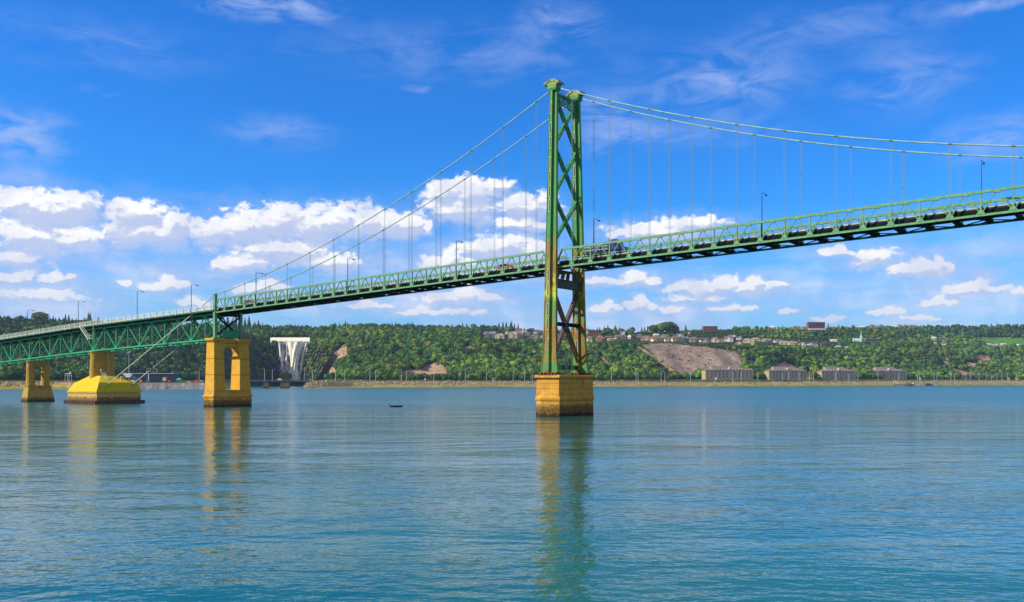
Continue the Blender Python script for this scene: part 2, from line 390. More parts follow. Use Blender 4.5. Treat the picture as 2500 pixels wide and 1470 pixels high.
# ------------------------------------------------------------------ bridge frame of reference
TH = R(53.83); D2 = (math.sin(TH), -math.cos(TH)); N2 = (math.cos(TH), math.sin(TH))
X0, Y0, PNL, WB = 9.64, 206.28, 4.877, 9.5
def B(s, o, z): return Vector((X0 + D2[0] * s + N2[0] * o, Y0 + D2[1] * s + N2[1] * o, z))
DV, NV, ZV = Vector((D2[0], D2[1], 0)), Vector((N2[0], N2[1], 0)), Vector((0, 0, 1))
BAX = (DV, NV, ZV)
def xs_near(x, o=0.0):
    """distance along the bridge line at offset o where photo column x meets it"""
    k = (x - 1250) / F
    ox, oy = X0 + N2[0] * o, Y0 + N2[1] * o
    return (k * oy - ox) / (D2[0] - k * D2[1])
def depth(s, o=0.0): return Y0 + D2[1] * s + N2[1] * o

TMAX = 33
def zbot(t):
    if t <= 0: return 33.95 + .172 * t
    if t <= 20: return 33.95 + .133 * t
    u = t - 20; return 36.61 + .133 * u - .0051 * u * u
TRD = 4.0
ck = np.polyfit([-25, -23, -21, -19, -17, -15, -11, -9, -7, -5, -3, -1, -25.9], [35.75, 37.62, 39.66, 42.02, 44.54, 47.27, 53.38, 56.8, 60.52, 64.38, 68.55, 72.94, 34.95], 2)
def zcab(t):
    return float(np.polyval(ck, t)) if t < 0 else 41.36 + .03129 * (33 - t) ** 2

sb = empty('suspension_bridge', B(0, WB / 2, 0), 'green steel suspension bridge with one tall rusty tower, cables and hangers over the river', 'bridge')

# ---- stiffening trusses
def truss(o, t0, t1, posts, tl, tr):
    # chords follow the grade panel by panel
    tts = [tl] + [t for t in range(math.ceil(tl), math.floor(tr) + 1)] + [tr]
    tts = sorted(set(tts))
    mb = MB()
    for a, b in zip(tts[:-1], tts[1:]):
        mb.beam(B(a * PNL, o, zbot(a) + TRD), B(b * PNL, o, zbot(b) + TRD), .42, .46)
    tr_o = mb.build('stiffening_truss', GREEN, sb)
    mb = MB()
    bl = [t for t in tts]
    bl[0] = t0; bl[-1] = t1
    for a, b in zip(bl[:-1], bl[1:]):
        mb.beam(B(a * PNL, o, zbot(a)), B(b * PNL, o, zbot(b)), .40, .38)
    mb.build('bottom_chord', GREEN, tr_o)
    for t in posts:
        m2 = MB(); zb = zbot(t)
        m2.box(B(t * PNL, o, zb + TRD / 2), (.26, .30, TRD - .43), BAX)
        m2.build('post', GREEN, tr_o)
        g = MB()
        for q in (o - .235, o + .235):
            pts = [(-.72, .1), (.72, .1), (.34, .62), (.16, .88), (-.16, .88), (-.34, .62)]
            g.prism([B(t * PNL + x, q - .02, zb + .1 + y) for x, y in pts], [B(t * PNL + x, q + .02, zb + .1 + y) for x, y in pts])
        g.build('gusset_plate', GREEN, tr_o)
        for sg in (-1, 1):
            tt = t + .5 * sg
            if tt < tl - .2 or tt > tr + .2: continue
            dg = MB()
            dg.beam(B(t * PNL + sg * .25, o, zb + .5), B((tt) * PNL - sg * .22, o, zbot(tt) + TRD - .25), .22, .15)
            dg.build('diagonal', GREEN, tr_o)
    # small gussets where the diagonals meet the top chord
    g = MB()
    for t in posts:
        tt = t + .5
        if tt > tr: continue
        g.box(B(tt * PNL, o, zbot(tt) + TRD - .30), (1.0, .44, .22), BAX)
    g.build('top_gussets', GREEN, tr_o)
    # end diagonals
    e = MB(); e.beam(B(tl * PNL, o, zbot(tl) + TRD), B((tl - .4) * PNL, o, zbot(tl)), .28, .28); e.build('end_diagonal', GREEN, tr_o)
    if tl < -1:
        e = MB(); e.beam(B(tr * PNL, o, zbot(tr) + TRD), B((tr + .45) * PNL, o, zbot(tr)), .28, .28); e.build('end_diagonal', GREEN, tr_o)
    return tr_o
for o in (0.0, WB):
    truss(o, -25.95, -.25, list(range(-25, 0)), -25.65, -.64)
    truss(o, .25, TMAX, list(range(1, TMAX)), .46, TMAX)

# ---- deck, floor beams, bracing
for (a, b) in ((-25.95, -.2), (.2, TMAX)):
    ts = [a] + list(range(math.ceil(a), math.floor(b) + 1)) + [b]
    ts = sorted(set(ts))
    dk, cbs, strg = MB(), {1.1: MB(), WB - 1.1: MB()}, MB()
    for p, q in zip(ts[:-1], ts[1:]):
        zp, zq = zbot(p) + 1.35, zbot(q) + 1.35
        dk.beam(B(p * PNL, WB / 2, zp - .15), B(q * PNL, WB / 2, zq - .15), WB - 1.9, .26)
        for o in (1.1, WB - 1.1): cbs[o].beam(B(p * PNL, o, zp + .12), B(q * PNL, o, zq + .12), .3, .22)
        for o, hh in ((1.0, .85), (3.0, .34), (WB / 2, .34), (WB - 3.0, .34), (WB - 1.0, .34)): strg.beam(B(p * PNL, o, zp - .285 - hh / 2), B(q * PNL, o, zq - .285 - hh / 2), .2, hh)
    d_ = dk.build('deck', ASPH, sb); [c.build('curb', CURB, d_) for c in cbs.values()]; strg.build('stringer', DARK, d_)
    for o in (.75, WB - .75):
        g = MB()
        for p, q in zip(ts[:-1], ts[1:]):
            zp, zq = zbot(p) + 1.35, zbot(q) + 1.35
            g.beam(B(p * PNL, o, zp + .58), B(q * PNL, o, zq + .58), .08, .12)
            g.box(B(p * PNL, o, zp + .26), (.10, .10, .5), BAX)
        g.build('guard_rail', RAILG, sb)
for t in list(range(-25, 0)) + list(range(1, TMAX)):
    z = zbot(t); f = MB()
    f.hexa([B(t * PNL - .16, .2, z - .25), B(t * PNL + .16, .2, z - .25), B(t * PNL + .16, WB - .2, z - .25), B(t * PNL - .16, WB - .2, z - .25),
            B(t * PNL - .16, .2, z + .28), B(t * PNL + .16, .2, z + .28), B(t * PNL + .16, WB - .2, z + .28), B(t * PNL - .16, WB - .2, z + .28)])
    f.hexa([B(t * PNL - .1, .3, z + .285), B(t * PNL + .1, .3, z + .285), B(t * PNL + .1, WB - .3, z + .285), B(t * PNL - .1, WB - .3, z + .285)][0:4] +
           [B(t * PNL - .1, .3, z + .57), B(t * PNL + .1, .3, z + .57), B(t * PNL + .1, WB - .3, z + .57), B(t * PNL - .1, WB - .3, z + .57)])
    for sg in (-1, 1):     # knee struts spreading from the beam to the laterals
        f.beam(B(t * PNL, 1.6, z + .15), B(t * PNL + sg * 1.5, .25, z - .02), .16, .2)
        f.beam(B(t * PNL, WB - 1.6, z + .15), B(t * PNL + sg * 1.5, WB - .25, z - .02), .16, .2)
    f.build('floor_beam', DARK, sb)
for span in (range(-25, -1), range(1, TMAX - 1)):
    lat = MB()
    for t in span:
        za, zb_ = zbot(t) - .05, zbot(t + 1) - .05
        for e in (.2, WB - .2):
            if t % 2: lat.beam(B(t * PNL, e, za), B((t + 1) * PNL, WB / 2, zb_), .2, .16)
            else: lat.beam(B(t * PNL, WB / 2, za), B((t + 1) * PNL, e, zb_), .2, .16)
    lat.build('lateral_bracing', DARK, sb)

# ---- cables and hangers
for o in (0.0, WB):
    pts = [B(t * PNL, o, zcab(t)) for t in np.linspace(-25.95, -.05, 60)]
    pts2 = [B(t * PNL, o, zcab(t)) for t in np.linspace(.05, TMAX, 70)]
    mb = MB(); mb.tube(pts, .135, 10); mb.tube(pts2, .135, 10)
    cab = mb.build('main_cable', CABLE, sb, smooth=True)
    bands = MB()
    for t in [k for k in range(-25, TMAX, 2)]:
        sl = (zcab(t + .2) - zcab(t - .2)) / .4
        bands.tube([B((t - .06) * PNL, o, zcab(t) - .06 * sl), B((t + .06) * PNL, o, zcab(t) + .06 * sl)],   .19, 8)
    bands.build('cable_bands', BAND, cab)
    for t in range(-25, TMAX, 2):
        h = MB(); z0, z1 = zbot(t) + TRD + .1, zcab(t)
        for q in (-.17, .17): h.tube([B(t * PNL + q, o, z0), B(t * PNL + q, o, z1)], .036, 5)
        k = z0 + .6
        while k < z1 - .3:
            h.box(B(t * PNL, o, k), (.34, .03, .05), BAX); k += .75
        h.build('hanger', ROPE, sb)
    bs = MB()
    a, b = B(-25.95 * PNL, o, zcab(-25.95)), B(-189.2, o, 6.75)
    bs.tube([a, b], .15, 8)
    bs.build('backstay', RAILW, sb, smooth=True)
    foot = MB(); dvec = (b - a).normalized()
    foot.tube([b - dvec * .9, b + dvec * .2], .3, 8); foot.build('backstay_collar', BAND, sb)

# ---- tower
ZP = 9.35                                   # top of the tower pier
LEGB, LEGT = 1.75, 0.0                      # outward batter of each leg at the foot
def leg_o(side, z):                         # side -1 near, +1 far: offset across the bridge
    k = 1 - (z - ZP) / (75.5 - ZP)
    return (0 if side < 0 else WB) + side * LEGB * max(0, k) ** 1.0
def leg_w(z):
    if z < 17: u = (17 - z) / (17 - ZP); return 3.45 + 1.55 * u ** 1.8
    return 1.95 + (75.5 - z) / 58.5 * 1.5
zs = [ZP + .5, 10.6, 11.6, 13, 14.5, 17, 22, 28, 34, 40, 48, 56, 66, 74.4]
def strip(mb, side, u0, u1, o0, o1):
    """ribbon between relative widths u0,u1 (-1..1) and leg offsets o0,o1"""
    for za, zb_ in zip(zs[:-1], zs[1:]):
        vs = []
        for z in (za, zb_):
            w = leg_w(z) / 2; c = leg_o(side, z)
            vs += [B(w * u0, c + o0, z), B(w * u1, c + o0, z), B(w * u1, c + o1, z), B(w * u0, c + o1, z)]
        mb.hexa(vs)
for side in (-1, 1):
    mb = MB()
    strip(mb, side, -1.0, 1.0, -.30, .30)
    strip(mb, side, -.44, .10, -.86, -.302)
    strip(mb, side, -.44, .10, .302, .86)
    lg = mb.build('tower_leg', TOWER, sb)
    pl = MB()
    strip(pl, side, -.99, -.90, -.40, -.303); strip(pl, side, .90, .99, -.40, -.303); strip(pl, side, .12, .20, -.46, -.303); strip(pl, side, -.54, -.46, -.46, -.303)
    pl.build('edge_angles', TOWER, lg)
    # perforated cover plate: pale framed slots up the middle of the leg
    fr, sl = MB(), MB()
    z = 15.0
    while z < 72:
        if not (34 < z < 44):
            w = leg_w(z + 1.6) / 2; c = leg_o(side, z + 1.6) - .865; uc = -.17 * w
            L = 2.7; hw = .21
            z2 = z + L
            def q(x, zz, dz=0): return B(uc + x, leg_o(side, zz) - .865 + dz, zz)
            for xa in (-hw, hw): fr.beam(q(xa, z), q(xa, z2), .07, .09, up=(D2[0], D2[1], 0))
            for zq in (z, z2): fr.beam(q(-hw, zq), q(hw, zq), .09, .12)
            sl.hexa([q(-hw + .05, z + .05, -.012), q(hw - .05, z + .05, -.012), q(hw - .05, z + .05, .0), q(-hw + .05, z + .05, .0),
                     q(-hw + .05, z2 - .05, -.012), q(hw - .05, z2 - .05, -.012), q(hw - .05, z2 - .05, .0), q(-hw + .05, z2 - .05, .0)])
        z += 3.3 if int(z * 7) % 5 else 4.6
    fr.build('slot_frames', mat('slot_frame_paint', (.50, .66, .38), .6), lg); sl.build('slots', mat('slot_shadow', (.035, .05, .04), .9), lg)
    # shoe on the pier
    sh = MB(); c = leg_o(side, ZP)
    for k in (-2.0, -.95, .1, 1.1, 2.0): sh.box(B(k, c, ZP + .26), (.28, 2.2, .50), BAX)
    sh.box(B(0, c, ZP + .05), (5.2, 2.8, .1), BAX); sh.box(B(0, c, ZP + .53), (5.0, 2.2, .06), BAX)
    for k in (-1, 1): sh.hexa([B(.2, c + k * .35, ZP + .56), B(-.2 - .6, c + k * .35, ZP + .56), B(-.8, c + k * 1.1, ZP + .56), B(.2, c + k * 1.1, ZP + .56),
                                B(.2, c + k * .35, ZP + 2.1), B(-.8, c + k * .35, ZP + 2.1), B(-.8, c + k * .45, ZP + 2.1), B(.2, c + k * .45, ZP + 2.1)])
    sh.build('leg_shoe', RUSTB, sb)
    # capital and curved saddle housing
    cp = MB(); c = 0 if side < 0 else WB
    prof = [(74.4, .95, .85), (74.9, 1.15, 1.0), (75.3, 1.12, .95), (75.9, 1.45, 1.05), (76.3, 1.75, 1.15)]
    for (za, wa, oa), (zb_, wb, ob) in zip(prof[:-1], prof[1:]):
        cp.hexa([B(-wa, c - oa, za), B(wa, c - oa, za), B(wa, c + oa, za), B(-wa, c + oa, za), B(-wb, c - ob, zb_), B(wb, c - ob, zb_), B(wb, c + ob, zb_), B(-wb, c + ob, zb_)])
    cap = cp.build('tower_capital', TOWER, sb)
    hd = MB(); n = 14; outer, inner = [], []
    for i in range(n + 1):
        a = math.pi * (.5 + .36 * (1 - 2 * i / n)); outer.append((2.25 * math.cos(a) * 1.03, 75.1 + 1.75 * math.sin(a))); inner.append((2.05 * math.cos(a) * 1.02, 75.05 + 1.38 * math.sin(a)))
    ring = outer + inner[::-1]
    for i in range(n):
        a, b, c2, d2 = outer[i], outer[i + 1], inner[i + 1], inner[i]
        for (oa, ob) in ((-1.25, -.8), (-.72, .72), (.8, 1.25)):
            hd.hexa([B(d2[0], c + oa, d2[1]), B(c2[0], c + oa, c2[1]), B(c2[0], c + ob, c2[1]), B(d2[0], c + ob, d2[1]),
                     B(a[0], c + oa, a[1]), B(b[0], c + oa, b[1]), B(b[0], c + ob, b[1]), B(a[0], c + ob, a[1])])
        if i % 2 == 0: hd.box(B((a[0] + b[0]) / 2, c, (a[1] + b[1]) / 2 + .08), (.12, 2.6, .12), BAX)
    hd.build('saddle_housing', mat('saddle_paint', (.26, .32, .22), .7, var=.6, vscale=1.6), cap)

def laced(mb, p, q, w, oo, th=.15, rung=.8):
    """lattice member in the tower's transverse plane: four corner angles and zigzag lacing"""
    t = (q - p).normalized(); sd_ = t.cross(DV).normalized()
    for k in (-1, 1):
        for e in (-1, 1): mb.beam(p + sd_ * k * w / 2 + DV * e * oo / 2, q + sd_ * k * w / 2 + DV * e * oo / 2, th, th, up=DV)
    L = (q - p).length; n = max(2, int(L / rung))
    for e in (-oo / 2, oo / 2):
        for i in range(n):
            a = p + t * L * i / n; b = p + t * L * (i + 1) / n; sgn = 1 if i % 2 else -1
            mb.beam(a + sd_ * sgn * w / 2 + DV * e, b - sd_ * sgn * w / 2 + DV * e, .09, .04, up=DV)
    for k in (-1, 1): mb.beam(p + sd_ * k * w / 2, q + sd_ * k * w / 2, .05, oo * .8, up=DV)
def node(side, z, inn=.45): return B(0, leg_o(side, z) - side * inn, z)
XS = [(73.4, 62.3), (61.9, 50.8), (50.4, 39.6)]
for (zt, zb_) in XS:
    for a, b in (((-1, zt), (1, zb_)), ((1, zt), (-1, zb_))):
        mb = MB(); laced(mb, node(a[0], a[1]), node(b[0], b[1]), .72, .50); mb.build('cross_brace', BRACE, sb)
    g = MB(); zc = (zt + zb_) / 2 + .0; g.box(B(0, WB / 2, zc), (.72, 1.15, 1.3), BAX)
    g.build('brace_node', BRACE, sb)
for a, b in (((-1, 29.2), (1, 12.4)), ((1, 29.2), (-1, 12.4))):
    mb = MB(); laced(mb, node(a[0], a[1]), node(b[0], b[1]), .80, .55, .17); mb.build('cross_brace', BRACEL, sb)
g = MB(); g.box(B(0, WB / 2, 20.8), (.8, 1.2, 1.6), BAX); g.build('brace_node', BRACEL, sb)
def strut(name, z, h, wdt, m, holes=0, plate=True):
    mb = MB(); a, b = node(-1, z, .3), node(1, z, .3)
    L = (b - a).length
    for k in (-1, 1): mb.beam(a + ZV * (k * (h / 2 - .09)), b + ZV * (k * (h / 2 - .09)), wdt, .18)
    if holes:
        n = holes * 2 + 1
        for i in range(n):
            if i % 2 == 0:
                p0 = a.lerp(b, i / n); p1 = a.lerp(b, (i + 1) / n)
                for k in (-1, 1): mb.beam(p0 + DV * k * (wdt / 2 - .04), p1 + DV * k * (wdt / 2 - .04), .04, h - .37)
    else: mb.beam(a, b, wdt * .8, h - .37)
    return mb.build(name, m, sb)
strut('tower_strut', pz(696, 211), 1.9, 1.7, BRACEL)
strut('tower_strut', pz(794, 212), .85, .8, DARK, holes=5)
strut('tower_strut', pz(898, 212), 1.15, 1.1, BRACE, holes=4)
# bearing pedestals under the deck
pd = MB()
for o in (1.0, WB - 1.0, 3.6, WB - 3.6): pd.beam(B(-.2, o, 31.3), B(.3, o * .8 + WB * .1, 33.6), .5, .8)
pd.beam(B(0, .3, 33.45), B(0, WB - .3, 33.45), .9, .35)
pd.build('deck_bearing', RUSTB, sb)
# portal strut with haunches
ps = MB(); zt_, zb2 = 74.0, 72.4
top = [(0.4, 74.1), (WB - .4, 74.1)]; arch = [(.4, 69.6), (1.0, 70.6), (2.0, 71.7), (3.2, 72.3), (WB - 3.2, 72.3), (WB - 2.0, 71.7), (WB - 1.0, 70.6), (WB - .4, 69.6)]
inner_top = [(.4, 73.95), (1.0, 73.95), (2.0, 73.95), (3.2, 73.95), (WB - 3.2, 73.95), (WB - 2.0, 73.95), (WB - 1.0, 73.95), (WB - .4, 73.95)]
for e in (-.5, .5):
    for i in range(7):
        (o0, z0), (o1, z1) = arch[i], arch[i + 1]
        ps.beam(B(e, o0, z0), B(e, o1, z1), .14, .26)
        if 2 < i < 4:
            for k in range(5):
                f0, f1 = k / 5, (k + 1) / 5
                oA, oB = o0 + (o1 - o0) * f0, o0 + (o1 - o0) * f1
                ps.beam(B(e, oA, z0 if k % 2 else 73.9), B(e, oB, 73.9 if k % 2 else z0), .08, .22)
        else: ps.beam(B(e, o0, z0), B(e, o1, 73.9), .08, .30); ps.beam(B(e, o0, 73.9), B(e, o1, z1), .08, .30)
    ps.beam(B(e, .4, 73.95), B(e, WB - .4, 73.95), .14, .30)
for o, z in arch: ps.beam(B(-.5, o, z), B(.5, o, z), .2, .2)
ps.beam(B(0, .4, 74.12), B(0, WB - .4, 74.12), 1.2, .05)
ps.build('portal_strut', BRACE, sb)
hr = MB()
for e in (-.6, .6):
    hr.tube([B(e, 1.1, 75.2), B(e, WB - 1.1, 75.2)], .03, 5); hr.tube([B(e, 1.1, 74.7), B(e, WB - 1.1, 74.7)], .02, 5)
    for k in range(10): hr.tube([B(e, 1.1 + k * (WB - 2.2) / 9, 74.14), B(e, 1.1 + k * (WB - 2.2) / 9, 75.2)], .025, 5)
hr.build('walkway_rail', LAMPM, sb)

# ---- posts over the anchor pier
ZA = pz(825, 279)
for o in (0.0, WB):
    c = MB(); s0 = -26 * PNL
    c.box(B(s0, o, (ZA + 35.0) / 2), (.95, .9, 35.0 - ZA), BAX); c.box(B(s0, o, 35.1), (1.15, 1.1, .3), BAX); c.box(B(s0, o, ZA + .2), (1.5, 1.5, .4), BAX)
    c.tube([B(s0 - .6, o, 35.1), B(s0 + .6, o, 35.3)], .32, 8)
    c.build('cable_post', GREEN, sb)
for a, b in (((.4, ZA + 1.0), (WB - .4, 28.4)), ((.4, 28.4), (WB - .4, ZA + 1.0))):
    mb = MB(); mb.beam(B(-26 * PNL, *a), B(-26 * PNL, *b), .45, .5, up=DV); mb.build('portal_brace', DARK, sb)
mb = MB(); mb.beam(B(-26 * PNL, .3, 28.9), B(-26 * PNL, WB - .3, 28.9), .8, .8); mb.build('end_floor_beam', DARK, sb)

# ------------------------------------------------------------------ approach span
S0 = -26 * PNL
ab = empty('truss_bridge', B(S0 - 60, WB / 2, 0), 'green deck truss approach span with white multi-rail railing, left of the cable posts', 'bridge')
O1, O2 = 1.65, 7.85
def za_top(s):
    return 29.25 - .0305 * s if s < 74 else 29.25 - .0305 * 74 - .0455 * (s - 74)
def za_bot(s): return za_top(s) - 7.85
nodes = [7.4 * i for i in range(11)] + [74 + 7.88 * i for i in range(1, 18)]
def A(s, o, z): return B(S0 - s, o, z)
for o in (O1, O2):
    mb = MB()
    for a, b in zip(nodes[:-1], nodes[1:]): mb.beam(A(a, o, za_top(a)), A(b, o, za_top(b)), .5, .55)
    tr_o = mb.build('deck_truss', GREENA, ab)
    mb = MB()
    for a, b in zip(nodes[:-1], nodes[1:]): mb.beam(A(a, o, za_bot(a)), A(b, o, za_bot(b)), .5, .48)
    mb.build('bottom_chord', GREENA, tr_o)
    for i, s in enumerate(nodes):
        if s > 74: lower = ((i - 10) % 2 == 0)
        else: lower = (i % 2 == 0)
        p = MB(); w = .34 if lower else .24
        if i == 10:
            for k in (-.45, .45): p.beam(A(s + k, o, za_bot(s) + .25), A(s + k, o, za_top(s) - .29), .3, .3)
        else: p.beam(A(s, o, za_bot(s) + .25), A(s, o, za_top(s) - .29), w, w)
        p.build('post', GREENA, tr_o)
        for j in (i - 1, i + 1):
            if lower and 0 <= j < len(nodes):
                q = nodes[j]; dgm = MB(); sg = 1 if q > s else -1
                dgm.beam(A(s + sg * .25, o, za_bot(s) + .3), A(q - sg * .3, o, za_top(q) - .35), .32, .34); dgm.build('diagonal', GREENA, tr_o)
        g = MB()
        if lower: g.box(A(s, o, za_bot(s) + .55), (1.2, .56, .5), BAX)
        else: g.box(A(s, o, za_top(s) - .5), (1.2, .56, .45), BAX)
        g.build('gusset_plate', GREENA, tr_o)
DW = 5.35
dk, fb, br = MB(), MB(), MB()
for i, (a, b) in enumerate(zip(nodes[:-1], nodes[1:])):
    za, zb_ = za_top(a) + .95, za_top(b) + .95
    dk.beam(A(a, WB / 2, za), A(b, WB / 2, zb_), DW * 2, .3)
    for o in (WB / 2 - 3.4, WB / 2, WB / 2 + 3.4): dk.beam(A(a, o, za - .4), A(b, o, zb_ - .4), .3, .48)
    br.beam(A(a, O1, za_bot(a) - .12), A(b, O2, za_bot(b) - .12), .25, .2); br.beam(A(a, O2, za_bot(a) + .12), A(b, O1, za_bot(b) + .12), .25, .2)
for s in nodes:
    fb.beam(A(s, WB / 2 - DW + .3, za_top(s) + .42), A(s, WB / 2 + DW - .3, za_top(s) + .42), .3, .6)
    br.beam(A(s, O1 + .3, za_bot(s) + .3), A(s, O2 - .3, za_top(s) - .3), .18, .18, up=DV); br.beam(A(s, O2 - .3, za_bot(s) + .3), A(s, O1 + .3, za_top(s) - .3), .18, .18, up=DV)
    br.beam(A(s, O1, za_bot(s)), A(s, O2, za_bot(s)), .3, .3)
d_ = dk.build('deck', ASPH, ab); fb.build('floor_beam', DARK, ab); br.build('sway_bracing', BRACE, ab)
for o in (WB / 2 - DW - .08, WB / 2 + DW + .08):
    fas = MB()
    for a, b in zip(nodes[:-1], nodes[1:]): fas.beam(A(a, o, za_top(a) + .92), A(b, o, za_top(b) + .92), .14, .5)
    fas.build('fascia', mat('fascia_dark_green', (.012, .12, .08), .7), ab)
for o in (WB / 2 - DW, WB / 2 + DW):
    r = MB()
    for a, b in zip(nodes[:-1], nodes[1:]):
        for h in (.42, .78, 1.14, 1.5): r.beam(A(a, o, za_top(a) + 1.1 + h), A(b, o, za_top(b) + 1.1 + h), .07, .13)
        r.beam(A(a, o, za_top(a) + 1.22), A(b, o, za_top(b) + 1.22), .3, .24)
    ro = r.build('railing', RAILW, ab)
    s = 1.2
    while s < nodes[-1]:
        p = MB(); p.box(A(s, o + (-.16 if o < 4 else .16), za_top(s) + 1.75), (.22, .18, 1.9), BAX); p.build('railing_post', RAILW, ro); s += 3.7
# access stair and platform hung below the road by the second pier
st = MB(); sA, sB_ = 67.2, 72.6
oS = WB / 2 - DW - .7
a, b = A(78, oS, za_top(78) + 1.0), A(72, oS, za_bot(72) + 4.0)
for k in (-.35, .35): st.beam(a + NV * k, b + NV * k, .08, .3)
for i in range(14): st.box(a.lerp(b, i / 13), (.3, .7, .05), BAX)
for k in (-.35, .35): st.tube([a + NV * k + ZV, b + NV * k + ZV], .05, 5)
for i in range(5):
    for k in (-.35, .35): q = a.lerp(b, i / 4) + NV * k; st.tube([q, q + ZV], .04, 5)
st.box(b + DV * 1.2, (3.2, 1.2, .08), BAX)
for k in (-.4, 1.2, 2.8): st.tube([b + DV * k - NV * .5, b + DV * k - NV * .5 + ZV * 1.1], .05, 5)
st.tube([b - DV * .4 - NV * .5 + ZV * 1.1, b + DV * 2.8 - NV * .5 + ZV * 1.1], .05, 5)
st.tube([b + DV * 2.8, b + DV * 2.8 + ZV * 5.0], .09, 6)
st.build('access_stair', RAILW, ab)
pf = MB(); pf.box(A(86.5, oS + .1, za_top(86) + .8), (5.2, .9, .1), BAX)
for k in (-2.5, 0, 2.5): pf.tube([A(86.5 + k, oS - .3, za_top(86) + .8), A(86.5 + k, oS - .3, za_top(86) + 2.1)], .05, 5)
pf.tube([A(84, oS - .3, za_top(84) + 2.1), A(89, oS - .3, za_top(89) + 2.1)], .05, 5)
pf.build('service_platform', RAILW, ab)
bearing = MB()
for s in (.3, 74, 121.3):
    for o in (O1, O2): bearing.box(A(s, o, za_bot(s) - .45), (.9, .7, .4), BAX)
bearing.build('bearing', BAND, ab)
eb = MB(); eb.box(A(-1.6, WB / 2, ZA + 1.5), (.7, 5.6, 2.0), BAX); eb.build('end_girder', GREENA, ab)

# ------------------------------------------------------------------ piers
def rect(s, o, a, b, z): return [B(s - a, o - b, z), B(s + a, o - b, z), B(s + a, o + b, z), B(s - a, o + b, z)]
def frust(mb, s, o, lv):
    for (z0, a0, b0), (z1, a1, b1) in zip(lv[:-1], lv[1:]): mb.prism(rect(s, o, a0, b0, z0), rect(s, o, a1, b1, z1))
# tower pier: lower block with pointed noses, battered shaft, cap
tp = empty('bridge_pier', B(0, WB / 2, 0), 'broad ochre masonry pier with pointed cutwater carrying the tall suspension tower', 'pier')
def nose(a, b, z, ap, sh): return [B(-a, WB / 2 - b, z), B(sh, WB / 2 - b - ap, z), B(a, WB / 2 - b, z), B(a, WB / 2 + b, z), B(sh, WB / 2 + b + ap, z), B(-a, WB / 2 + b, z)]
lb = MB()
lb.prism(nose(3.25, 7.4, -2.5, .9, -1.4), nose(3.15, 7.35, 3.55, .85, -1.4)); lb.build('footing', OCHRE, tp)
l2 = MB(); l2.prism(nose(3.4, 7.5, 3.56, .9, -1.4), nose(3.4, 7.5, 4.2, .9, -1.4)); l2.prism(nose(3.38, 7.48, 4.2, .88, -1.4), [B(-3.05, WB / 2 - 7.4, 4.4), B(-.6, WB / 2 - 7.4, 5.5), B(3.05, WB / 2 - 7.4, 4.4), B(3.05, WB / 2 + 7.4, 4.4), B(-.6, WB / 2 + 7.4, 5.5), B(-3.05, WB / 2 + 7.4, 4.4)])
l2.build('ledge', OCHRE, tp)
up_ = MB(); frust(up_, 0, WB / 2, [(4.25, 3.2, 7.5), (8.45, 3.0, 7.3)])
for o in (-7.31, 7.31):
    pass
for k in (WB / 2 - 4.9, WB / 2 + 4.9):    # shallow pilasters on the long face
    up_.prism(rect(3.12, k, .16, 2.3, 4.25), rect(2.97, k, .16, 2.2, 8.45)); up_.prism(rect(-3.12, k, .16, 2.3, 4.25), rect(-2.97, k, .16, 2.2, 8.45))
up_.build('shaft', OCHRE, tp)
cpm = MB(); frust(cpm, 0, WB / 2, [(8.452, 3.15, 7.5), (8.7, 3.45, 7.8), (9.2, 3.45, 7.8), (9.35, 3.3, 7.65)]); cpm.build('cap', OCHRE, tp)
# anchor pier with an opening between two tapering shafts
ap_ = empty('bridge_pier', B(S0, WB / 2, 0), 'tall ochre pier of two tapering shafts with an arched opening, under the green cable posts', 'pier')
zo0, zo1 = pz(952, 281), pz(846, 281)
fm = MB(); frust(fm, S0, WB / 2, [(-2.5, 2.55, 7.25), (3.0, 2.45, 7.1), (3.001, 2.7, 7.4), (3.55, 2.7, 7.4), (3.9, 2.45, 7.0), (zo0, 2.42, 6.9)]); fm.build('footing', stone_mat('footing_masonry', (.62, .30, .04), (.72, .38, .05), 1.9, .7), ap_)
for sg in (-1, 1):
    m_ = MB(); oc = WB / 2
    def xs(z):
        u = (z - 4) / (ZA - 4); return 2.4 - .56 * u, 6.85 - .40 * u, 2.65 + .50 * u
    zl = [zo0 + .001, 8, 13, zo1 - 2.0, zo1 - .9, zo1, ZA - .9]
    for i, (z0, z1) in enumerate(zip(zl[:-1], zl[1:])):
        r = []
        for z in (z0, z1):
            a, ou, inn = xs(z)
            if z > zo1 - 2.1: inn = inn - (z - (zo1 - 2.0)) * .35
            r.append([B(S0 - a, oc + sg * inn, z), B(S0 + a, oc + sg * inn, z), B(S0 + a, oc + sg * ou, z), B(S0 - a, oc + sg * ou, z)])
        m_.prism(r[0], r[1])
    sh_ = m_.build('shaft', OCHRE2, ap_)
    cc = MB(); frust(cc, S0, oc + sg * 4.75, [(ZA - .9, 1.95, 2.05), (ZA - .6, 2.15, 2.25), (ZA, 2.15, 2.25)]); cc.build('cap', OCHRE2, sh_)
m_ = MB(); m_.box(B(S0, WB / 2, (zo1 + ZA) / 2 - .1), (3.0, 5.0, ZA - zo1 - .2), BAX); m_.build('lintel', OCHRE2, ap_)
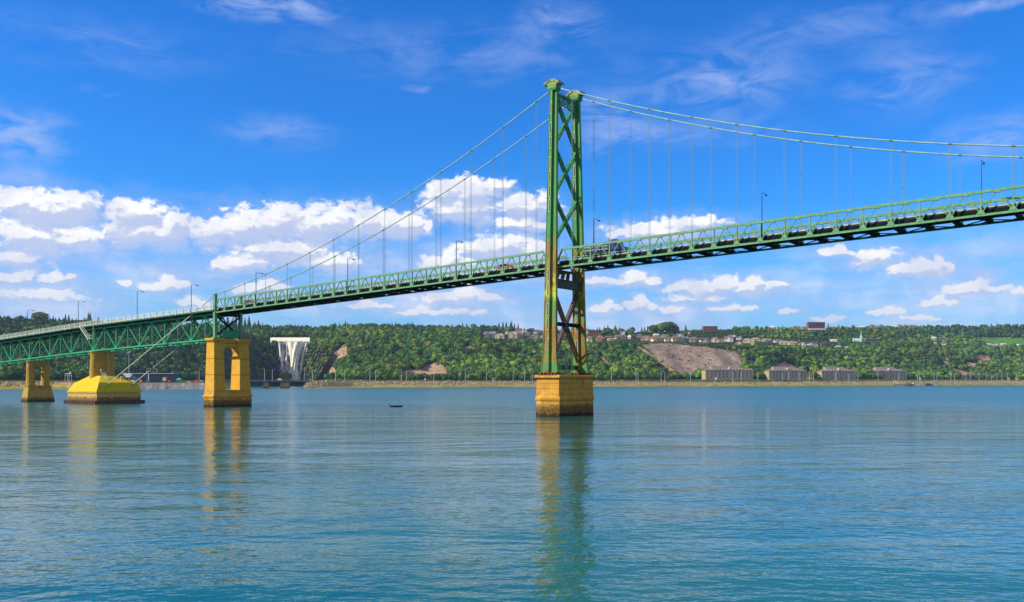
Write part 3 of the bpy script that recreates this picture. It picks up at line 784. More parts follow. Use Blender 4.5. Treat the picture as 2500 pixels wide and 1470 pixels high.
# round ended shaft and the anchor block around it
S2 = S0 - 74.0
def oblong(s, o, r, L, z, n=9):
    pts = []
    for i in range(n): a = -math.pi / 2 - math.pi / 2 + math.pi * i / (n - 1); pts.append(B(s + r * math.cos(a), o - L + r * math.sin(a), z))
    for i in range(n): a = 0 + math.pi * i / (n - 1); pts.append(B(s + r * math.cos(a), o + L + r * math.sin(a), z))
    return pts
p2 = empty('bridge_pier', B(S2, WB / 2, 0), 'brown round-ended stone shaft rising out of the yellow anchor block', 'pier')
m_ = MB(); oc = WB / 2; lv = [(7, 1.95, 2.75), (17.9, 1.62, 2.65), (18.2, 1.62, 2.65), (18.45, 1.9, 2.65), (18.85, 1.9, 2.65)]
for (z0, r0, L0), (z1, r1, L1) in zip(lv[:-1], lv[1:]): m_.prism(oblong(S2, oc, r0, L0, z0), oblong(S2, oc, r1, L1, z1))
m_.build('shaft', SHAFTM, p2)
ld = MB(); sx = S2 + 2.25
for k in (-.3, .3): ld.tube([B(sx, oc + 1.2 + k, 8.0), B(sx - .2, oc + 1.2 + k, 18.9)], .05, 5)
for i in range(22): ld.tube([B(sx, oc + .9, 8.3 + i * .48), B(sx, oc + 1.5, 8.3 + i * .48)], .035, 4)
lo = ld.build('ladder', RAILW, p2)
SB0, SB1, OB0, OB1 = -209.3, -189.6, -3.6, 13.3
blk = empty('anchor_block', B((SB0 + SB1) / 2, oc, 0), 'bright yellow hipped concrete anchor block where the two backstays enter', 'anchor block')
def rb(s0, s1, o0, o1, z): return [B(s0, o0, z), B(s1, o0, z), B(s1, o1, z), B(s0, o1, z)]
m_ = MB(); m_.prism(rb(SB0, SB1, OB0, OB1, -2.5), rb(SB0 + .1, SB1 - .1, OB0 + .1, OB1 - .1, 3.9)); m_.build('base', OCHREB, blk)
m_ = MB(); m_.prism(rb(SB0 - .15, SB1 + .15, OB0 - .15, OB1 + .15, 3.95), rb(SB0 - .15, SB1 + .15, OB0 - .15, OB1 + .15, 4.45)); m_.build('ledge', OCHREB, blk)
m_ = MB(); m_.prism(rb(SB0, SB1, OB0, OB1, 4.46), rb(SB0 + 1.9, SB1 - .9, OB0 + 1.3, OB1 - .6, 7.35))
m_.prism(rb(SB0 + 1.9, SB1 - .9, OB0 + 1.3, OB1 - .6, 7.355), rb(SB0 + 2.1, SB1 - 1.1, OB0 + 1.5, OB1 - .8, 7.6))
m_.prism(rb(SB0 + 2.3, SB1 - 1.5, OB0 + 1.6, OB1 - 1.2, 7.55), rb(SB0 + 5.6, SB1 - 6.5, OB0 + 5.2, OB1 - 5.4, 10.0)); m_.build('hipped_top', YBLOCK, blk)
m_ = MB()
n = 46
for i in range(n):
    s = SB0 - .8 + (SB1 - SB0 + 1.6) * i / (n - 1); dd = .28 if i % 2 else 0
    m_.box(B(s, OB0 - .8 - dd / 2, -.5), (.46, .25 + dd, 3.4), BAX); 
for i in range(40):
    o = OB0 - .6 + (OB1 - OB0 + 1.2) * i / 39; dd = .28 if i % 2 else 0
    m_.box(B(SB1 + .8 + dd / 2, o, -.5), (.25 + dd, .46, 3.4), BAX)
m_.box(B((SB0 + SB1) / 2, (OB0 + OB1) / 2, -.7), (SB1 - SB0 + 1.4, OB1 - OB0 + 1.4, 3.0), BAX)
m_.build('sheet_pile_skirt', PILE, blk)
hs = MB(); a, b = B(-196, 2.6, 10.1), B(-193.4, 2.6, 7.7)
for k in (-.4, .4):
    hs.tube([a + NV * k + ZV * 1.1, b + NV * k + ZV * 1.1, b + NV * k + DV * .6 + ZV * 1.1], .06, 5); hs.tube([a + NV * k + ZV * .55, b + NV * k + ZV * .55], .05, 5)
    for f in (0, .5, 1): q = a.lerp(b, f) + NV * k; hs.tube([q - ZV * .2, q + ZV * 1.1], .05, 5)
for i in range(8): hs.box(a.lerp(b, i / 7), (.3, .8, .05), BAX)
hs.tube([B(-191.6, -.8, 7.5), B(-191.6, -.8, 12.0)], .07, 6); hs.box(B(-191.6, -.8, 12.0), (.5, .4, .4), BAX)
hs.tube([B(-191.4, 6.6, 7.5), B(-191.4, 6.6, 9.6)], .16, 6); hs.box(B(-191.4, 6.9, 9.6), (.4, .8, .5), BAX)
hs.build('handrail_steps', RAILW, blk)
# stone pier with two round columns on a battered base
S1 = S0 - 121.3
p1 = empty('bridge_pier', B(S1, oc, 0), 'small twin round-columned pier on a battered rough stone base, leftmost pier', 'pier')
m_ = MB()
zc = 0
lvs = [(-2, 2.9, 5.7)] + [(z, 2.65 - .17 * z, 5.45 - .17 * z) for z in (0, 1, 2, 3, 4, 5)] + [(6.1, 1.75, 4.45)]
frust(m_, S1, oc, lvs); m_.prism(rect(S1, oc, 1.95, 4.65, 6.101), rect(S1, oc, 1.95, 4.65, 6.4)); m_.build('footing', ROUGHB, p1)
for o in (oc - 2.9, oc + 2.9):
    m_ = MB(); pr = [(6.401, 1.62), (15.3, 1.38), (15.5, 1.38), (15.7, 1.7), (16.1, 1.7)]
    for (z0, r0), (z1, r1) in zip(pr[:-1], pr[1:]):
        m_.prism([B(S1 + r0 * math.cos(a), o + r0 * math.sin(a), z0) for a in [2 * math.pi * k / 16 for k in range(16)]], [B(S1 + r1 * math.cos(a), o + r1 * math.sin(a), z1) for a in [2 * math.pi * k / 16 for k in range(16)]])
    m_.build('column', SHAFTM, p1)
m_ = MB(); m_.box(B(S1, oc, 15.2), (1.7, 4.2, 1.6), BAX); m_.build('lintel', SHAFTM, p1)
m_ = MB(); m_.box(B(S1, oc, 11.2), (1.2, 3.6, .7), BAX)
m_.build('tie_beam', SHAFTM, p1)

# ------------------------------------------------------------------ far shore: terrain
# each profile gives, by photo column, the distance and (where it matters) the row at which that edge of the land is seen
KX = [-500, 0, 150, 350, 500, 560, 620, 680, 750, 765, 800, 860, 1000, 1170, 1300, 1450, 1560, 1700, 1830, 2000, 2200, 2400, 2560, 3000]
def tab(v): return np.array(v, float)
T_DS = tab([860, 890, 905, 940, 960, 1000, 1060, 1110, 1130, 1135, 1150, 1200, 1230, 1270, 1310, 1370, 1410, 1475, 1530, 1640, 1800, 1980, 2100, 2400])
T_YF = tab([944, 944, 944.5, 946, 946, 945, 945, 945, 945.3, 945, 944.3, 943, 941.5, 940.5, 940, 940, 939.7, 939.3, 938.6, 938, 937, 936.2, 936, 936])
T_YB = tab([932, 932, 933, 935.4, 935.4, 935, 934, 933, 931.5, 931, 931, 931, 931.2, 931.5, 932, 932.5, 933, 933.5, 933, 932.5, 931, 930, 930, 930])
T_DT = tab([1120, 1150, 1180, 1250, 1400, 1500, 1700, 1786, 1786, 1770, 1620, 1400, 1400, 1420, 1470, 1540, 1600, 1680, 1730, 1850, 2050, 2250, 2350, 2600])
T_YT = tab([927, 928, 928, 928, 929, 929, 929, 928, 928, 928, 926, 926, 927, 927, 927, 927, 926, 925, 925, 925, 925, 926, 926, 926])
T_DC = tab([1600, 1560, 1560, 1600, 1560, 1640, 1760, 1820, 1820, 1810, 1790, 1740, 1760, 1760, 1780, 1800, 1800, 1850, 1920, 2080, 2350, 2550, 2650, 2900])
T_YC = tab([800, 797, 805, 812, 815, 822, 826, 833, 833, 838, 836, 822, 818, 826, 831, 834, 838, 840, 846, 851, 848, 846, 846, 846])
T_DR = tab([2000, 1960, 1960, 1960, 1960, 1980, 2020, 2080, 2080, 2080, 2060, 2050, 2150, 2200, 2230, 2260, 2300, 2360, 2500, 2700, 2900, 3000, 3050, 3100])
T_YR = tab([788, 785, 791, 801, 802, 803, 806, 806, 806, 808, 804, 800, 803, 806, 811, 814, 812, 806, 804, 803, 800, 800, 798, 797])
def kn(tb, a): return np.interp(a, KX, tb)
YQ = [(1560, 2060, .18), ]
def mouth(a):      # 1 inside the river mouth, where the ground lies under the water
    return np.clip(np.minimum((a - 505) / 14, (752 - a) / 14), 0, 1)
NR1, NR2, NR3 = 34, 16, 14
def column(a):
    """distance and height arrays of the ground under photo column a"""
    a = np.asarray(a, float); ds = kn(T_DS, a); m = mouth(a)
    def z(y, D): return HC + (YH - y) / F * D
    pts = []
    wall = np.clip((a - 165) / 10, 0, 1) * np.clip((520 - a) / 10, 0, 1)     # quay wall instead of a sloping bank
    def add(D, zz): pts.append((D, zz * (1 - m) + (-1.5) * m))
    add(ds - 40, -2.0 + 0 * a); add(ds, 0.0 + 0 * a - .15)
    dfl = ds + 45 * (1 - wall) + 1.0 * wall; add(dfl, z(kn(T_YF, a), dfl) * (1 - wall) + wall * -.1)
    db = ds + 60 * (1 - wall) + 1.8 * wall; zb_ = z(kn(T_YB, a), db); add(db, zb_)
    dr = db + 45; add(dr, zb_ + .4)
    dt = kn(T_DT, a); zt = z(kn(T_YT, a), dt)
    inm = m * np.clip((dt - 1500) / 200, 0, 1)
    pts.append((dt, zt * (1 - inm) + 0 * a - .5 * inm))
    dc, dr2 = kn(T_DC, a), kn(T_DR, a); zc, zr = z(kn(T_YC, a), dc), z(kn(T_YR, a), dr2)
    steep = np.clip((a - 560) / 60, 0, 1) * np.clip((835 - a) / 60, 0, 1)
    for i in range(1, NR1 + 1):
        u = i / NR1; uz = u ** (.9 + .0 * u); sm = u * u * (3 - 2 * u); uz = (.6 * u + .4 * sm)
        D = dt + (dc - dt) * u
        lump = np.sin(a * .021 + 1.3) * np.sin(u * 3.14) * 4 + np.sin(a * .047 + u * 3) * np.sin(u * 3.14) * 3 + np.sin(a * .11 + u * 7) * np.sin(u * 3.14) * 1.6
        pts.append((D, zt + (zc - zt) * uz + lump * (1 - .75 * steep)))
    for i in range(1, NR2 + 1):
        u = i / NR2; D = dc + (dr2 - dc) * u; fl = u ** 2.0 * .55 + u * .45
        pts.append((D, zc + (zr - zc) * fl + np.sin(a * .03 + u * 5) * np.sin(u * 3.14) * 2.0))
    for i in range(1, 5):
        u = i / 4; pts.append((dr2 + 900 * u, zr - 26 * u * u - 3 * u))
    return np.array([p[0] + 0 * a for p in pts]), np.array([p[1] + 0 * a for p in pts])
CA = np.arange(-500, 3001, 5.0); CD, CZ = column(CA)          # rows x columns
CY = YH - (CZ - HC) * F / CD                                   # photo row of every ground vertex
CZ0 = CZ.copy()
def inpoly(x, y, poly):
    x, y = np.asarray(x, float), np.asarray(y, float); c = np.zeros(np.broadcast(x, y).shape, bool); n = len(poly)
    for i in range(n):
        x1, y1 = poly[i]; x2, y2 = poly[(i + 1) % n]
        cond = ((y1 > y) != (y2 > y)) & (x < (x2 - x1) * (y - y1) / ((y2 - y1) + 1e-9) + x1); c ^= cond
    return c
QUARRY = [(1562, 840), (1630, 838), (1718, 846), (1760, 852), (1800, 858), (1818, 880), (1812, 893), (1790, 900), (1700, 903), (1690, 915), (1668, 917), (1640, 900), (1600, 868), (1580, 852)]
TALUS = [(848, 840), (838, 842), (815, 862), (790, 885), (772, 905), (763, 918), (780, 914), (800, 912), (822, 910), (826, 900), (808, 896), (818, 882), (838, 872), (850, 866), (856, 858), (850, 850)]
PATCHES = [[(1018, 912), (1030, 898), (1044, 889), (1060, 886), (1078, 890), (1092, 902), (1098, 914), (1070, 912), (1050, 916)], [(975, 908), (1005, 900), (1022, 904), (1020, 914), (980, 913)],
 [(1125, 846), (1148, 842), (1154, 850), (1132, 854)], [(1458, 864), (1470, 866), (1492, 892), (1480, 890)], [(1476, 898), (1490, 905), (1500, 918), (1490, 914)],
 [(1884, 897), (1900, 886), (1915, 884), (1938, 890), (1945, 902), (1890, 902)], [(1990, 897), (2000, 897), (2012, 906), (1998, 906)], [(1822, 880), (1840, 878), (1846, 888), (1826, 890)],
 [(2382, 868), (2400, 864), (2422, 876), (2424, 880), (2395, 882), (2380, 876)], [(2350, 884), (2388, 886), (2378, 896), (2362, 894)], [(2322, 898), (2350, 904), (2368, 904), (2366, 926), (2345, 926), (2345, 910), (2330, 908)],
 [(1945, 925), (1975, 905), (1990, 912), (1992, 926)]]
PATHS = [[(1548, 846), (1560, 846), (1600, 868), (1650, 902), (1640, 908), (1628, 922), (1616, 922), (1632, 902), (1590, 872)]]
FIELD = [(2345, 823), (2500, 825), (2560, 826), (2560, 842), (2440, 842), (2395, 834), (2385, 826)]
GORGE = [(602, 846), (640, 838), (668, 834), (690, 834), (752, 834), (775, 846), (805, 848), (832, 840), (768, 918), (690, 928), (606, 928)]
CLIFFR = [(752, 834), (772, 842), (800, 866), (812, 862), (768, 912), (742, 926), (736, 926), (748, 850)]
BAREL = [(100, 862), (128, 858), (160, 885), (175, 905), (130, 900), (108, 886)]
def inp(x, y, poly):
    c = False; n = len(poly); j = n - 1
    for i in range(n):
        xi, yi = poly[i]; xj, yj = poly[j]
        if (yi > y) != (yj > y) and x < (xj - xi) * (y - yi) / (yj - yi + 1e-9) + xi: c = not c
        j = i
    return c

def terrain():
    nr, nc = CD.shape; X = (CA[None, :] - 1250) / F * CD; Y = CD; Z = CZ
    v = np.stack([X, Y, Z], -1).reshape(-1, 3)
    idx = np.arange(nr * nc).reshape(nr, nc)
    f = np.stack([idx[:-1, :-1], idx[:-1, 1:], idx[1:, 1:], idx[1:, :-1]], -1).reshape(-1, 4)
    me = bpy.data.meshes.new('hillside'); me.vertices.add(len(v)); me.vertices.foreach_set('co', v.astype(np.float32).ravel())
    me.loops.add(f.size); me.loops.foreach_set('vertex_index', f.ravel().astype(np.int32)); me.polygons.add(len(f))
    me.polygons.foreach_set('loop_start', np.arange(0, f.size, 4, dtype=np.int32)); me.update(); me.validate()
    me.polygons.foreach_set('use_smooth', [True] * len(f))
    A2 = np.broadcast_to(CA[None, :], CD.shape); Yp = CY; jit = RNG.normal(0, 1, CD.shape)
    A2 = A2 + jit * 2; Yj = Yp + RNG.normal(0, 1, CD.shape) * .8
    col = np.zeros((nr, nc, 4)); col[..., 3] = 1
    col[..., :3] = (.030, .052, .018)                         # forest floor
    rows = np.arange(nr)[:, None] + 0 * CA[None, :]
    col[rows <= 1] = (.22, .20, .09, 1); col[rows == 2] = (.40, .38, .07, 1)
    col[rows == 3] = (.30, .22, .15, 1); col[rows == 4] = (.11, .13, .035, 1); col[rows == 5] = (.07, .12, .025, 1)
    wall = (A2 > 170) & (A2 < 512) & (rows <= 3) & (rows >= 1); col[wall] = (.36, .34, .32, 1)
    pink = (A2 > 128) & (A2 < 175) & (rows <= 3) & (rows >= 3); col[pink] = (.50, .25, .21, 1)
    sl = rows > 5
    def put(mask, c): col[mask & sl] = (*c, 1)
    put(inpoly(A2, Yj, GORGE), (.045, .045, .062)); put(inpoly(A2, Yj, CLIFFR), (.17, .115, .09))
    put(inpoly(A2, Yj, BAREL), (.10, .085, .11))
    put(inpoly(A2, Yj, QUARRY), (.36, .27, .205)); put(inpoly(A2, Yj, TALUS), (.42, .29, .18))
    for p in PATCHES: put(inpoly(A2, Yj, p), (.46, .32, .21))
    for p in PATHS: put(inpoly(A2, Yj, p), (.50, .37, .20))
    put(inpoly(A2, Yj, FIELD), (.11, .26, .045))
    at = me.color_attributes.new('ground', 'FLOAT_COLOR', 'POINT'); at.data.foreach_set('color', col.astype(np.float32).ravel())
    m = bpy.data.materials.new('shore_ground'); m.use_nodes = True; T = NT(m.node_tree); b = m.node_tree.nodes['Principled BSDF']
    a = T.n('Attribute'); a.attribute_name = 'ground'; pos = T.n('NewGeometry').outputs['Position']
    n1 = T.noise(pos, .05, 8, .7); n2 = T.noise(T.mapping(pos, (0, 0, 0), (1, 1, .25)), .16, 6, .7)
    n3 = T.noise(T.mapping(pos, (0, 0, 0), (.035, .035, .012), (0, .3, .2)), 1.0, 7, .72, 1.2)
    k = T.math('MULTIPLY', T.math('MULTIPLY', T.lin(n1, .3, .7, .62, 1.35), T.lin(n2, .3, .7, .75, 1.2)), T.lin(n3, .38, .60, .70, 1.15))
    cc = T.n('CombineXYZ'); [T.put(cc, i, k) for i in range(3)]
    mx = T.n('Mix', data_type='RGBA', blend_type='MULTIPLY'); T.put(mx, 0, 1.0); T.put(mx, 6, a.outputs['Color']); T.put(mx, 7, cc.outputs[0])
    T.put(b, 'Base Color', mx.outputs[2]); b.inputs['Roughness'].default_value = .95; b.inputs['Specular IOR Level'].default_value = .05
    bp = T.n('Bump'); T.put(bp, 'Height', T.math('ADD', n1, T.math('MULTIPLY', n2, .6))); T.put(bp, 'Strength', .9); T.put(bp, 'Distance', 7.0); T.put(b, 'Normal', bp.outputs[0])
    me.materials.append(m)
    o = bpy.data.objects.new('hillside', me); COL.objects.link(o); tag(o, kind='structure')
terrain()

def ground(a, y, row0=0, back=False):
    """world point where the ground is seen at photo column a, row y (first hit at or behind profile row row0)"""
    i = int(np.clip((a + 500) / 5, 0, len(CA) - 2)); fr = (a + 500) / 5 - i
    d = CD[:, i] * (1 - fr) + CD[:, i + 1] * fr; z = CZ[:, i] * (1 - fr) + CZ[:, i + 1] * fr; yy = YH - (z - HC) * F / d
    for r in range(max(row0, 2), len(d)):
        if yy[r] <= y:
            u = (yy[r - 1] - y) / max(1e-6, yy[r - 1] - yy[r]); u = min(1, max(0, u))
            D = d[r - 1] + (d[r] - d[r - 1]) * u; zz = z[r - 1] + (z[r] - z[r - 1]) * u
            return Vector((px(a, D), D, zz))
    r = int(np.argmin(yy)); return Vector((px(a, d[r]), d[r], z[r]))
def gz(a, D):
    i = int(np.clip((a + 500) / 5, 0, len(CA) - 2)); fr = (a + 500) / 5 - i
    d = CD[:, i] * (1 - fr) + CD[:, i + 1] * fr; z = CZ[:, i] * (1 - fr) + CZ[:, i + 1] * fr
    return float(np.interp(D, d, z))
def at(a, D): return Vector((px(a, D), D, gz(a, D)))

# ------------------------------------------------------------------ trees
def quad_cloud(n, rng, shape, size):
    """leaf clumps: n quads spread over and inside a lumpy crown; returns verts (n*4,3)"""
    d = rng.normal(size=(n, 3)); d /= np.linalg.norm(d, axis=1)[:, None]
    p, nrm, sz = shape(d, rng)
    t = np.cross(nrm, rng.normal(size=(n, 3))); t /= np.linalg.norm(t, axis=1)[:, None] + 1e-9
    b = np.cross(nrm, t); s = (size * sz * rng.uniform(.7, 1.35, n))[:, None]
    return np.stack([p - t * s - b * s * .8, p + t * s - b * s * .7, p + t * s * .9 + b * s * .8, p - t * s * .8 + b * s], 1).reshape(-1, 3)
def broad(d, rng):
    lob = rng.normal(size=(7, 3)); lob /= np.linalg.norm(lob, axis=1)[:, None]; lob[:, 2] = np.abs(lob[:, 2]) * .8
    k = np.clip((d @ lob.T), 0, 1).max(1) ** 3
    r = (.66 + .36 * k) * rng.uniform(.72, 1.05, len(d)) ** .6
    p = d * r[:, None] * np.array([.5, .5, .46]); p[:, 2] += .56; p[:, 2] = np.maximum(p[:, 2], .10)
    n = d + rng.normal(size=d.shape) * .45; n /= np.linalg.norm(n, axis=1)[:, None]
    return p, n, np.ones(len(d))
def conif(d, rng):
    u = rng.uniform(0, 1, len(d)) ** .7; z = 1 - u * .9; r = .23 * u * (0.75 + .35 * np.abs(np.sin(z * 22))) * rng.uniform(.6, 1.1, len(d)); an = rng.uniform(0, 6.283, len(d))
    p = np.stack([r * np.cos(an), r * np.sin(an), z], -1); n = np.stack([np.cos(an), np.sin(an), .7 + 0 * an], -1) + rng.normal(size=d.shape) * .4
    n /= np.linalg.norm(n, axis=1)[:, None]; return p, n, .5 + .5 * u
def core(kind, n=10):
    vs, fs = [], []
    if kind == 'b':
        prof = [(.16, .12), (.30, .34), (.52, .38), (.74, .30), (.90, .10)]
    else: prof = [(.06, .17), (.35, .12), (.65, .07), (.93, .012)]
    for z, r in prof:
        for k in range(n): a = 2 * math.pi * k / n; q = 1 + .16 * math.sin(3 * a + z * 9); vs.append((r * q * math.cos(a), r * q * math.sin(a), z))
    for i in range(len(prof) - 1):
        for k in range(n): fs.append((i * n + k, i * n + (k + 1) % n, (i + 1) * n + (k + 1) % n, (i + 1) * n + k))
    return np.array(vs), np.array(fs)
def crown_mesh(kind, n, size, seed):
    rng = np.random.default_rng(seed); q = quad_cloud(n, rng, broad if kind == 'b' else conif, size)
    cv, cf = core(kind); f = np.arange(len(q)).reshape(-1, 4)
    return np.concatenate([q, cv]), np.concatenate([f, cf + len(q)])

def leaf_mat(name, attr):
    m = bpy.data.materials.new(name); m.use_nodes = True; T = NT(m.node_tree); b = m.node_tree.nodes['Principled BSDF']
    if attr:
        a = T.n('Attribute'); a.attribute_name = 'tint'; c = a.outputs['Color']
    else:
        oi = T.n('ObjectInfo'); r = T.n('ValToRGB'); T.put(r, 0, oi.outputs['Random']); e = r.color_ramp.elements
        e[0].color = (.030, .075, .018, 1); e[1].color = (.115, .17, .022, 1)
        for p_, cc in ((.3, (.045, .105, .020)), (.6, (.065, .13, .022)), (.8, (.085, .15, .022))): x = e.new(p_); x.color = (*cc, 1)
        c = r.outputs[0]
    pos = T.n('NewGeometry').outputs['Position']; nz = T.noise(pos, .55, 3, .6)
    k = T.lin(nz, .3, .7, .70, 1.35); cv = T.n('CombineXYZ'); [T.put(cv, i, k) for i in range(3)]
    mx = T.n('Mix', data_type='RGBA', blend_type='MULTIPLY'); T.put(mx, 0, 1.0); T.put(mx, 6, c); T.put(mx, 7, cv.outputs[0])
    T.put(b, 'Base Color', mx.outputs[2]); b.inputs['Roughness'].default_value = .75; b.inputs['Specular IOR Level'].default_value = .12
    return m
LEAF, LEAFA = leaf_mat('foliage', False), leaf_mat('forest_foliage', True)
BARK = mat('bark', (.09, .07, .05), .9, var=.3, vscale=2)

NOTREE = [QUARRY, TALUS, FIELD, CLIFFR] + PATCHES + PATHS
WF = [(655, 822), (758, 822), (758, 845), (748, 880), (742, 930), (694, 930), (684, 870), (664, 845)]     # waterfall face
GREY, TAN, BRN, DGR, RED, BLU = (.17, .16, .165), (.34, .27, .19), (.20, .13, .09), (.07, .07, .085), (.42, .11, .07), (.12, .17, .24)
WHT, CRM, YEL, STN, PNK, DRK = (.74, .74, .76), (.66, .56, .38), (.72, .60, .22), (.38, .33, .29), (.46, .30, .27), (.13, .12, .13)
# houses: column, row of the base, width px, height px, wall, roof
HOUSES = [(1194, 825, 34, 16, DRK, GREY), (1219, 827, 26, 13, CRM, TAN), (1238, 816, 13, 8, WHT, GREY), (1252, 827, 26, 18, STN, TAN), (1271, 826, 14, 14, DRK, GREY),
 (1264, 812, 11, 8, WHT, RED), (1277, 813, 15, 10, WHT, RED), (1290, 821, 15, 11, STN, BRN), (1305, 828, 26, 12, STN, BRN), (1297, 811, 14, 10, DRK, DGR),
 (1310, 815, 14, 10, WHT, DGR), (1325, 827, 15, 12, PNK, DGR), (1321, 814, 12, 7, STN, BRN), (1372, 826, 14, 12, STN, GREY), (1395, 818, 12, 12, RED, RED),
 (1438, 835, 17, 14, CRM, BRN), (1466, 834, 22, 14, PNK, RED), (1487, 829, 18, 9, DRK, BRN), (1494, 833, 19, 8, CRM, TAN), (1517, 829, 28, 12, STN, BRN),
 (1520, 817, 16, 9, WHT, BLU), (1536, 828, 9, 10, CRM, WHT), (1547, 826, 14, 10, DRK, DGR), (1562, 825, 14, 10, PNK, BRN), (1576, 832, 26, 13, PNK, BRN),
 (1606, 834, 28, 14, YEL, BRN), (1603, 821, 14, 6, WHT, WHT), (1624, 824, 20, 8, WHT, GREY), (1632, 834, 18, 12, CRM, BRN), (1652, 834, 23, 15, CRM, BRN), (1675, 835, 21, 14, DRK, GREY),
 (1678, 817, 16, 7, WHT, PNK), (1695, 836, 21, 14, PNK, GREY), (1660, 822, 18, 7, WHT, GREY), (1722, 837, 26, 14, CRM, DGR), (1745, 836, 19, 13, CRM, GREY), (1760, 836, 14, 9, STN, BRN),
 (1779, 835, 23, 14, WHT, BRN), (1788, 823, 22, 6, WHT, BLU), (1806, 830, 15, 9, WHT, GREY), (1824, 838, 20, 12, CRM, TAN), (1845, 833, 25, 9, CRM, TAN), (1804, 842, 19, 9, CRM, BRN),
 (1837, 843, 11, 10, YEL, TAN), (1867, 835, 16, 9, CRM, TAN), (1880, 836, 14, 9, STN, TAN), (1897, 837, 15, 9, WHT, GREY), (1914, 842, 21, 10, CRM, TAN), (1937, 843, 21, 10, YEL, TAN),
 (1959, 844, 18, 9, WHT, GREY), (1985, 844, 26, 9, WHT, DGR), (2015, 846, 22, 12, DRK, DGR), (2035, 834, 18, 6, WHT, CRM), (2048, 848, 16, 4, WHT, WHT), (2067, 850, 10, 4, WHT, WHT),
 (1946, 801, 19, 8, PNK, BRN), (1966, 802, 14, 6, PNK, BRN), (2104, 799, 14, 6, WHT, WHT), (2130, 799, 17, 9, PNK, BRN), (2143, 798, 10, 6, WHT, BRN), (2153, 797, 13, 8, WHT, DGR), (2168, 796, 12, 6, STN, DGR),
 (2187, 797, 12, 6, WHT, WHT), (2198, 796, 14, 8, WHT, GREY), (2212, 796, 10, 8, STN, GREY), (2230, 796, 20, 7, PNK, RED), (1888, 803, 14, 8, PNK, WHT),
 (2280, 829, 13, 7, CRM, WHT), (2298, 824, 12, 6, WHT, BLU), (2312, 826, 12, 6, WHT, GREY), (2308, 844, 14, 9, WHT, DRK), (2285, 840, 10, 4, WHT, WHT), (2364, 845, 17, 8, WHT, GREY),
 (2408, 844, 28, 6, WHT, WHT), (2434, 844, 18, 7, WHT, BLU), (2452, 844, 14, 6, CRM, CRM), (2487, 846, 6, 6, WHT, WHT), (2303, 891, 34, 11, CRM, RED), (2309, 913, 13, 9, DRK, BLU), (2379, 926, 10, 16, DRK, GREY)]
LIMITS = [(x - w / 2 - 3, x + w / 2 + 3, y) for (x, y, w, h, *_c) in HOUSES] + [(1714, 1848, 924), (1868, 1978, 925), (1996, 2098, 926), (2119, 2222, 926), (1716, 1752, 806), (1973, 2016, 803), (2083, 2150, 834), (638, 650, 831)]
HB = lambda a: np.interp(a, [1160, 1176, 1180, 1345, 1430, 1560, 1700, 1830, 1950, 2035, 2045, 2060], [700, 700, 826, 827, 833, 835, 837, 842, 845, 847, 847, 700])
KEEP = [(640, 934, 833)]
def room(a, y, hp):
    """how tall (px) a tree may stand here without hiding what the photo shows behind it"""
    lim = hp
    if 1178 < a < 2045 and y >= HB(a) - .5: lim = min(lim, y - HB(a) + 1.2)
    for x0, x1, yb in LIMITS:
        if x0 < a < x1 and yb <= y < yb + 40: lim = min(lim, y - yb + 1.0)
    if 655 < a < 760 and y < 832: lim = min(lim, hp)
    for p in NOTREE:
        for q in (4, 8, 12, 16):
            if q < lim and inp(a, y - q, p): lim = q - 2.5
    return max(lim, 0)
def clear(a, y):
    for p in NOTREE + [WF]:
        if inp(a, y, p): return False
    return True
forest_pts = []
def scatter():
    rng = np.random.default_rng(5)
    nr = CD.shape[0]
    def put(a, r):
        i = int(np.clip((a + 500) / 5, 0, len(CA) - 2)); fr = (a + 500) / 5 - i; k = int(min(r, nr - 2)); g = r - k
        d0 = CD[k, i] * (1 - fr) + CD[k, i + 1] * fr; d1 = CD[k + 1, i] * (1 - fr) + CD[k + 1, i + 1] * fr
        z0 = CZ[k, i] * (1 - fr) + CZ[k, i + 1] * fr; z1 = CZ[k + 1, i] * (1 - fr) + CZ[k + 1, i + 1] * fr
        D = d0 * (1 - g) + d1 * g; z = z0 * (1 - g) + z1 * g; y = YH - (z - HC) * F / D
        return D, z, y
    for (r0, r1, dr, da, zone) in ((5.3, 5 + NR1 + .2, .60, 6.6, 0), (5 + NR1 + .5, 5 + NR1 + NR2 + .1, .50, 7.4, 1), (5 + NR1 + NR2 + .2, 5 + NR1 + NR2 + .9, .35, 7.5, 2)):
        for rr in np.arange(r0, r1, dr):
            for a in np.arange(-480, 2990, da):
                a2 = a + rng.uniform(-4.5, 4.5); r2 = rr + rng.uniform(-.5, .5) * dr; D, z, y = put(a2, r2)
                if z < 1 or not clear(a2, y): continue
                if inp(a2, y, GORGE) and rng.random() > .35: continue
                if inp(a2, y, BAREL) and rng.random() > .2: continue
                if 655 < a2 < 760 and D < 1960: continue
                big = rng.uniform(.45, .80) if rng.random() < .65 else rng.uniform(.8, 1.2)
                if zone == 1 and 1560 < a2 < 2060: big *= .8
                hp = 13 * big * F / D; lim = room(a2, y, hp)
                sc = big * min(1.0, lim / hp)
                if 1545 < a2 < 1790 and y < 862: sc = min(sc, .3)
                if zone == 1 and 1178 < a2 < 2045 and y > HB(a2) - 16: 
                    if rng.random() > .3: continue
                    sc *= .55
                if sc * 13 < 1.2: continue
                forest_pts.append((a2, D, z, sc, y, zone))
scatter()
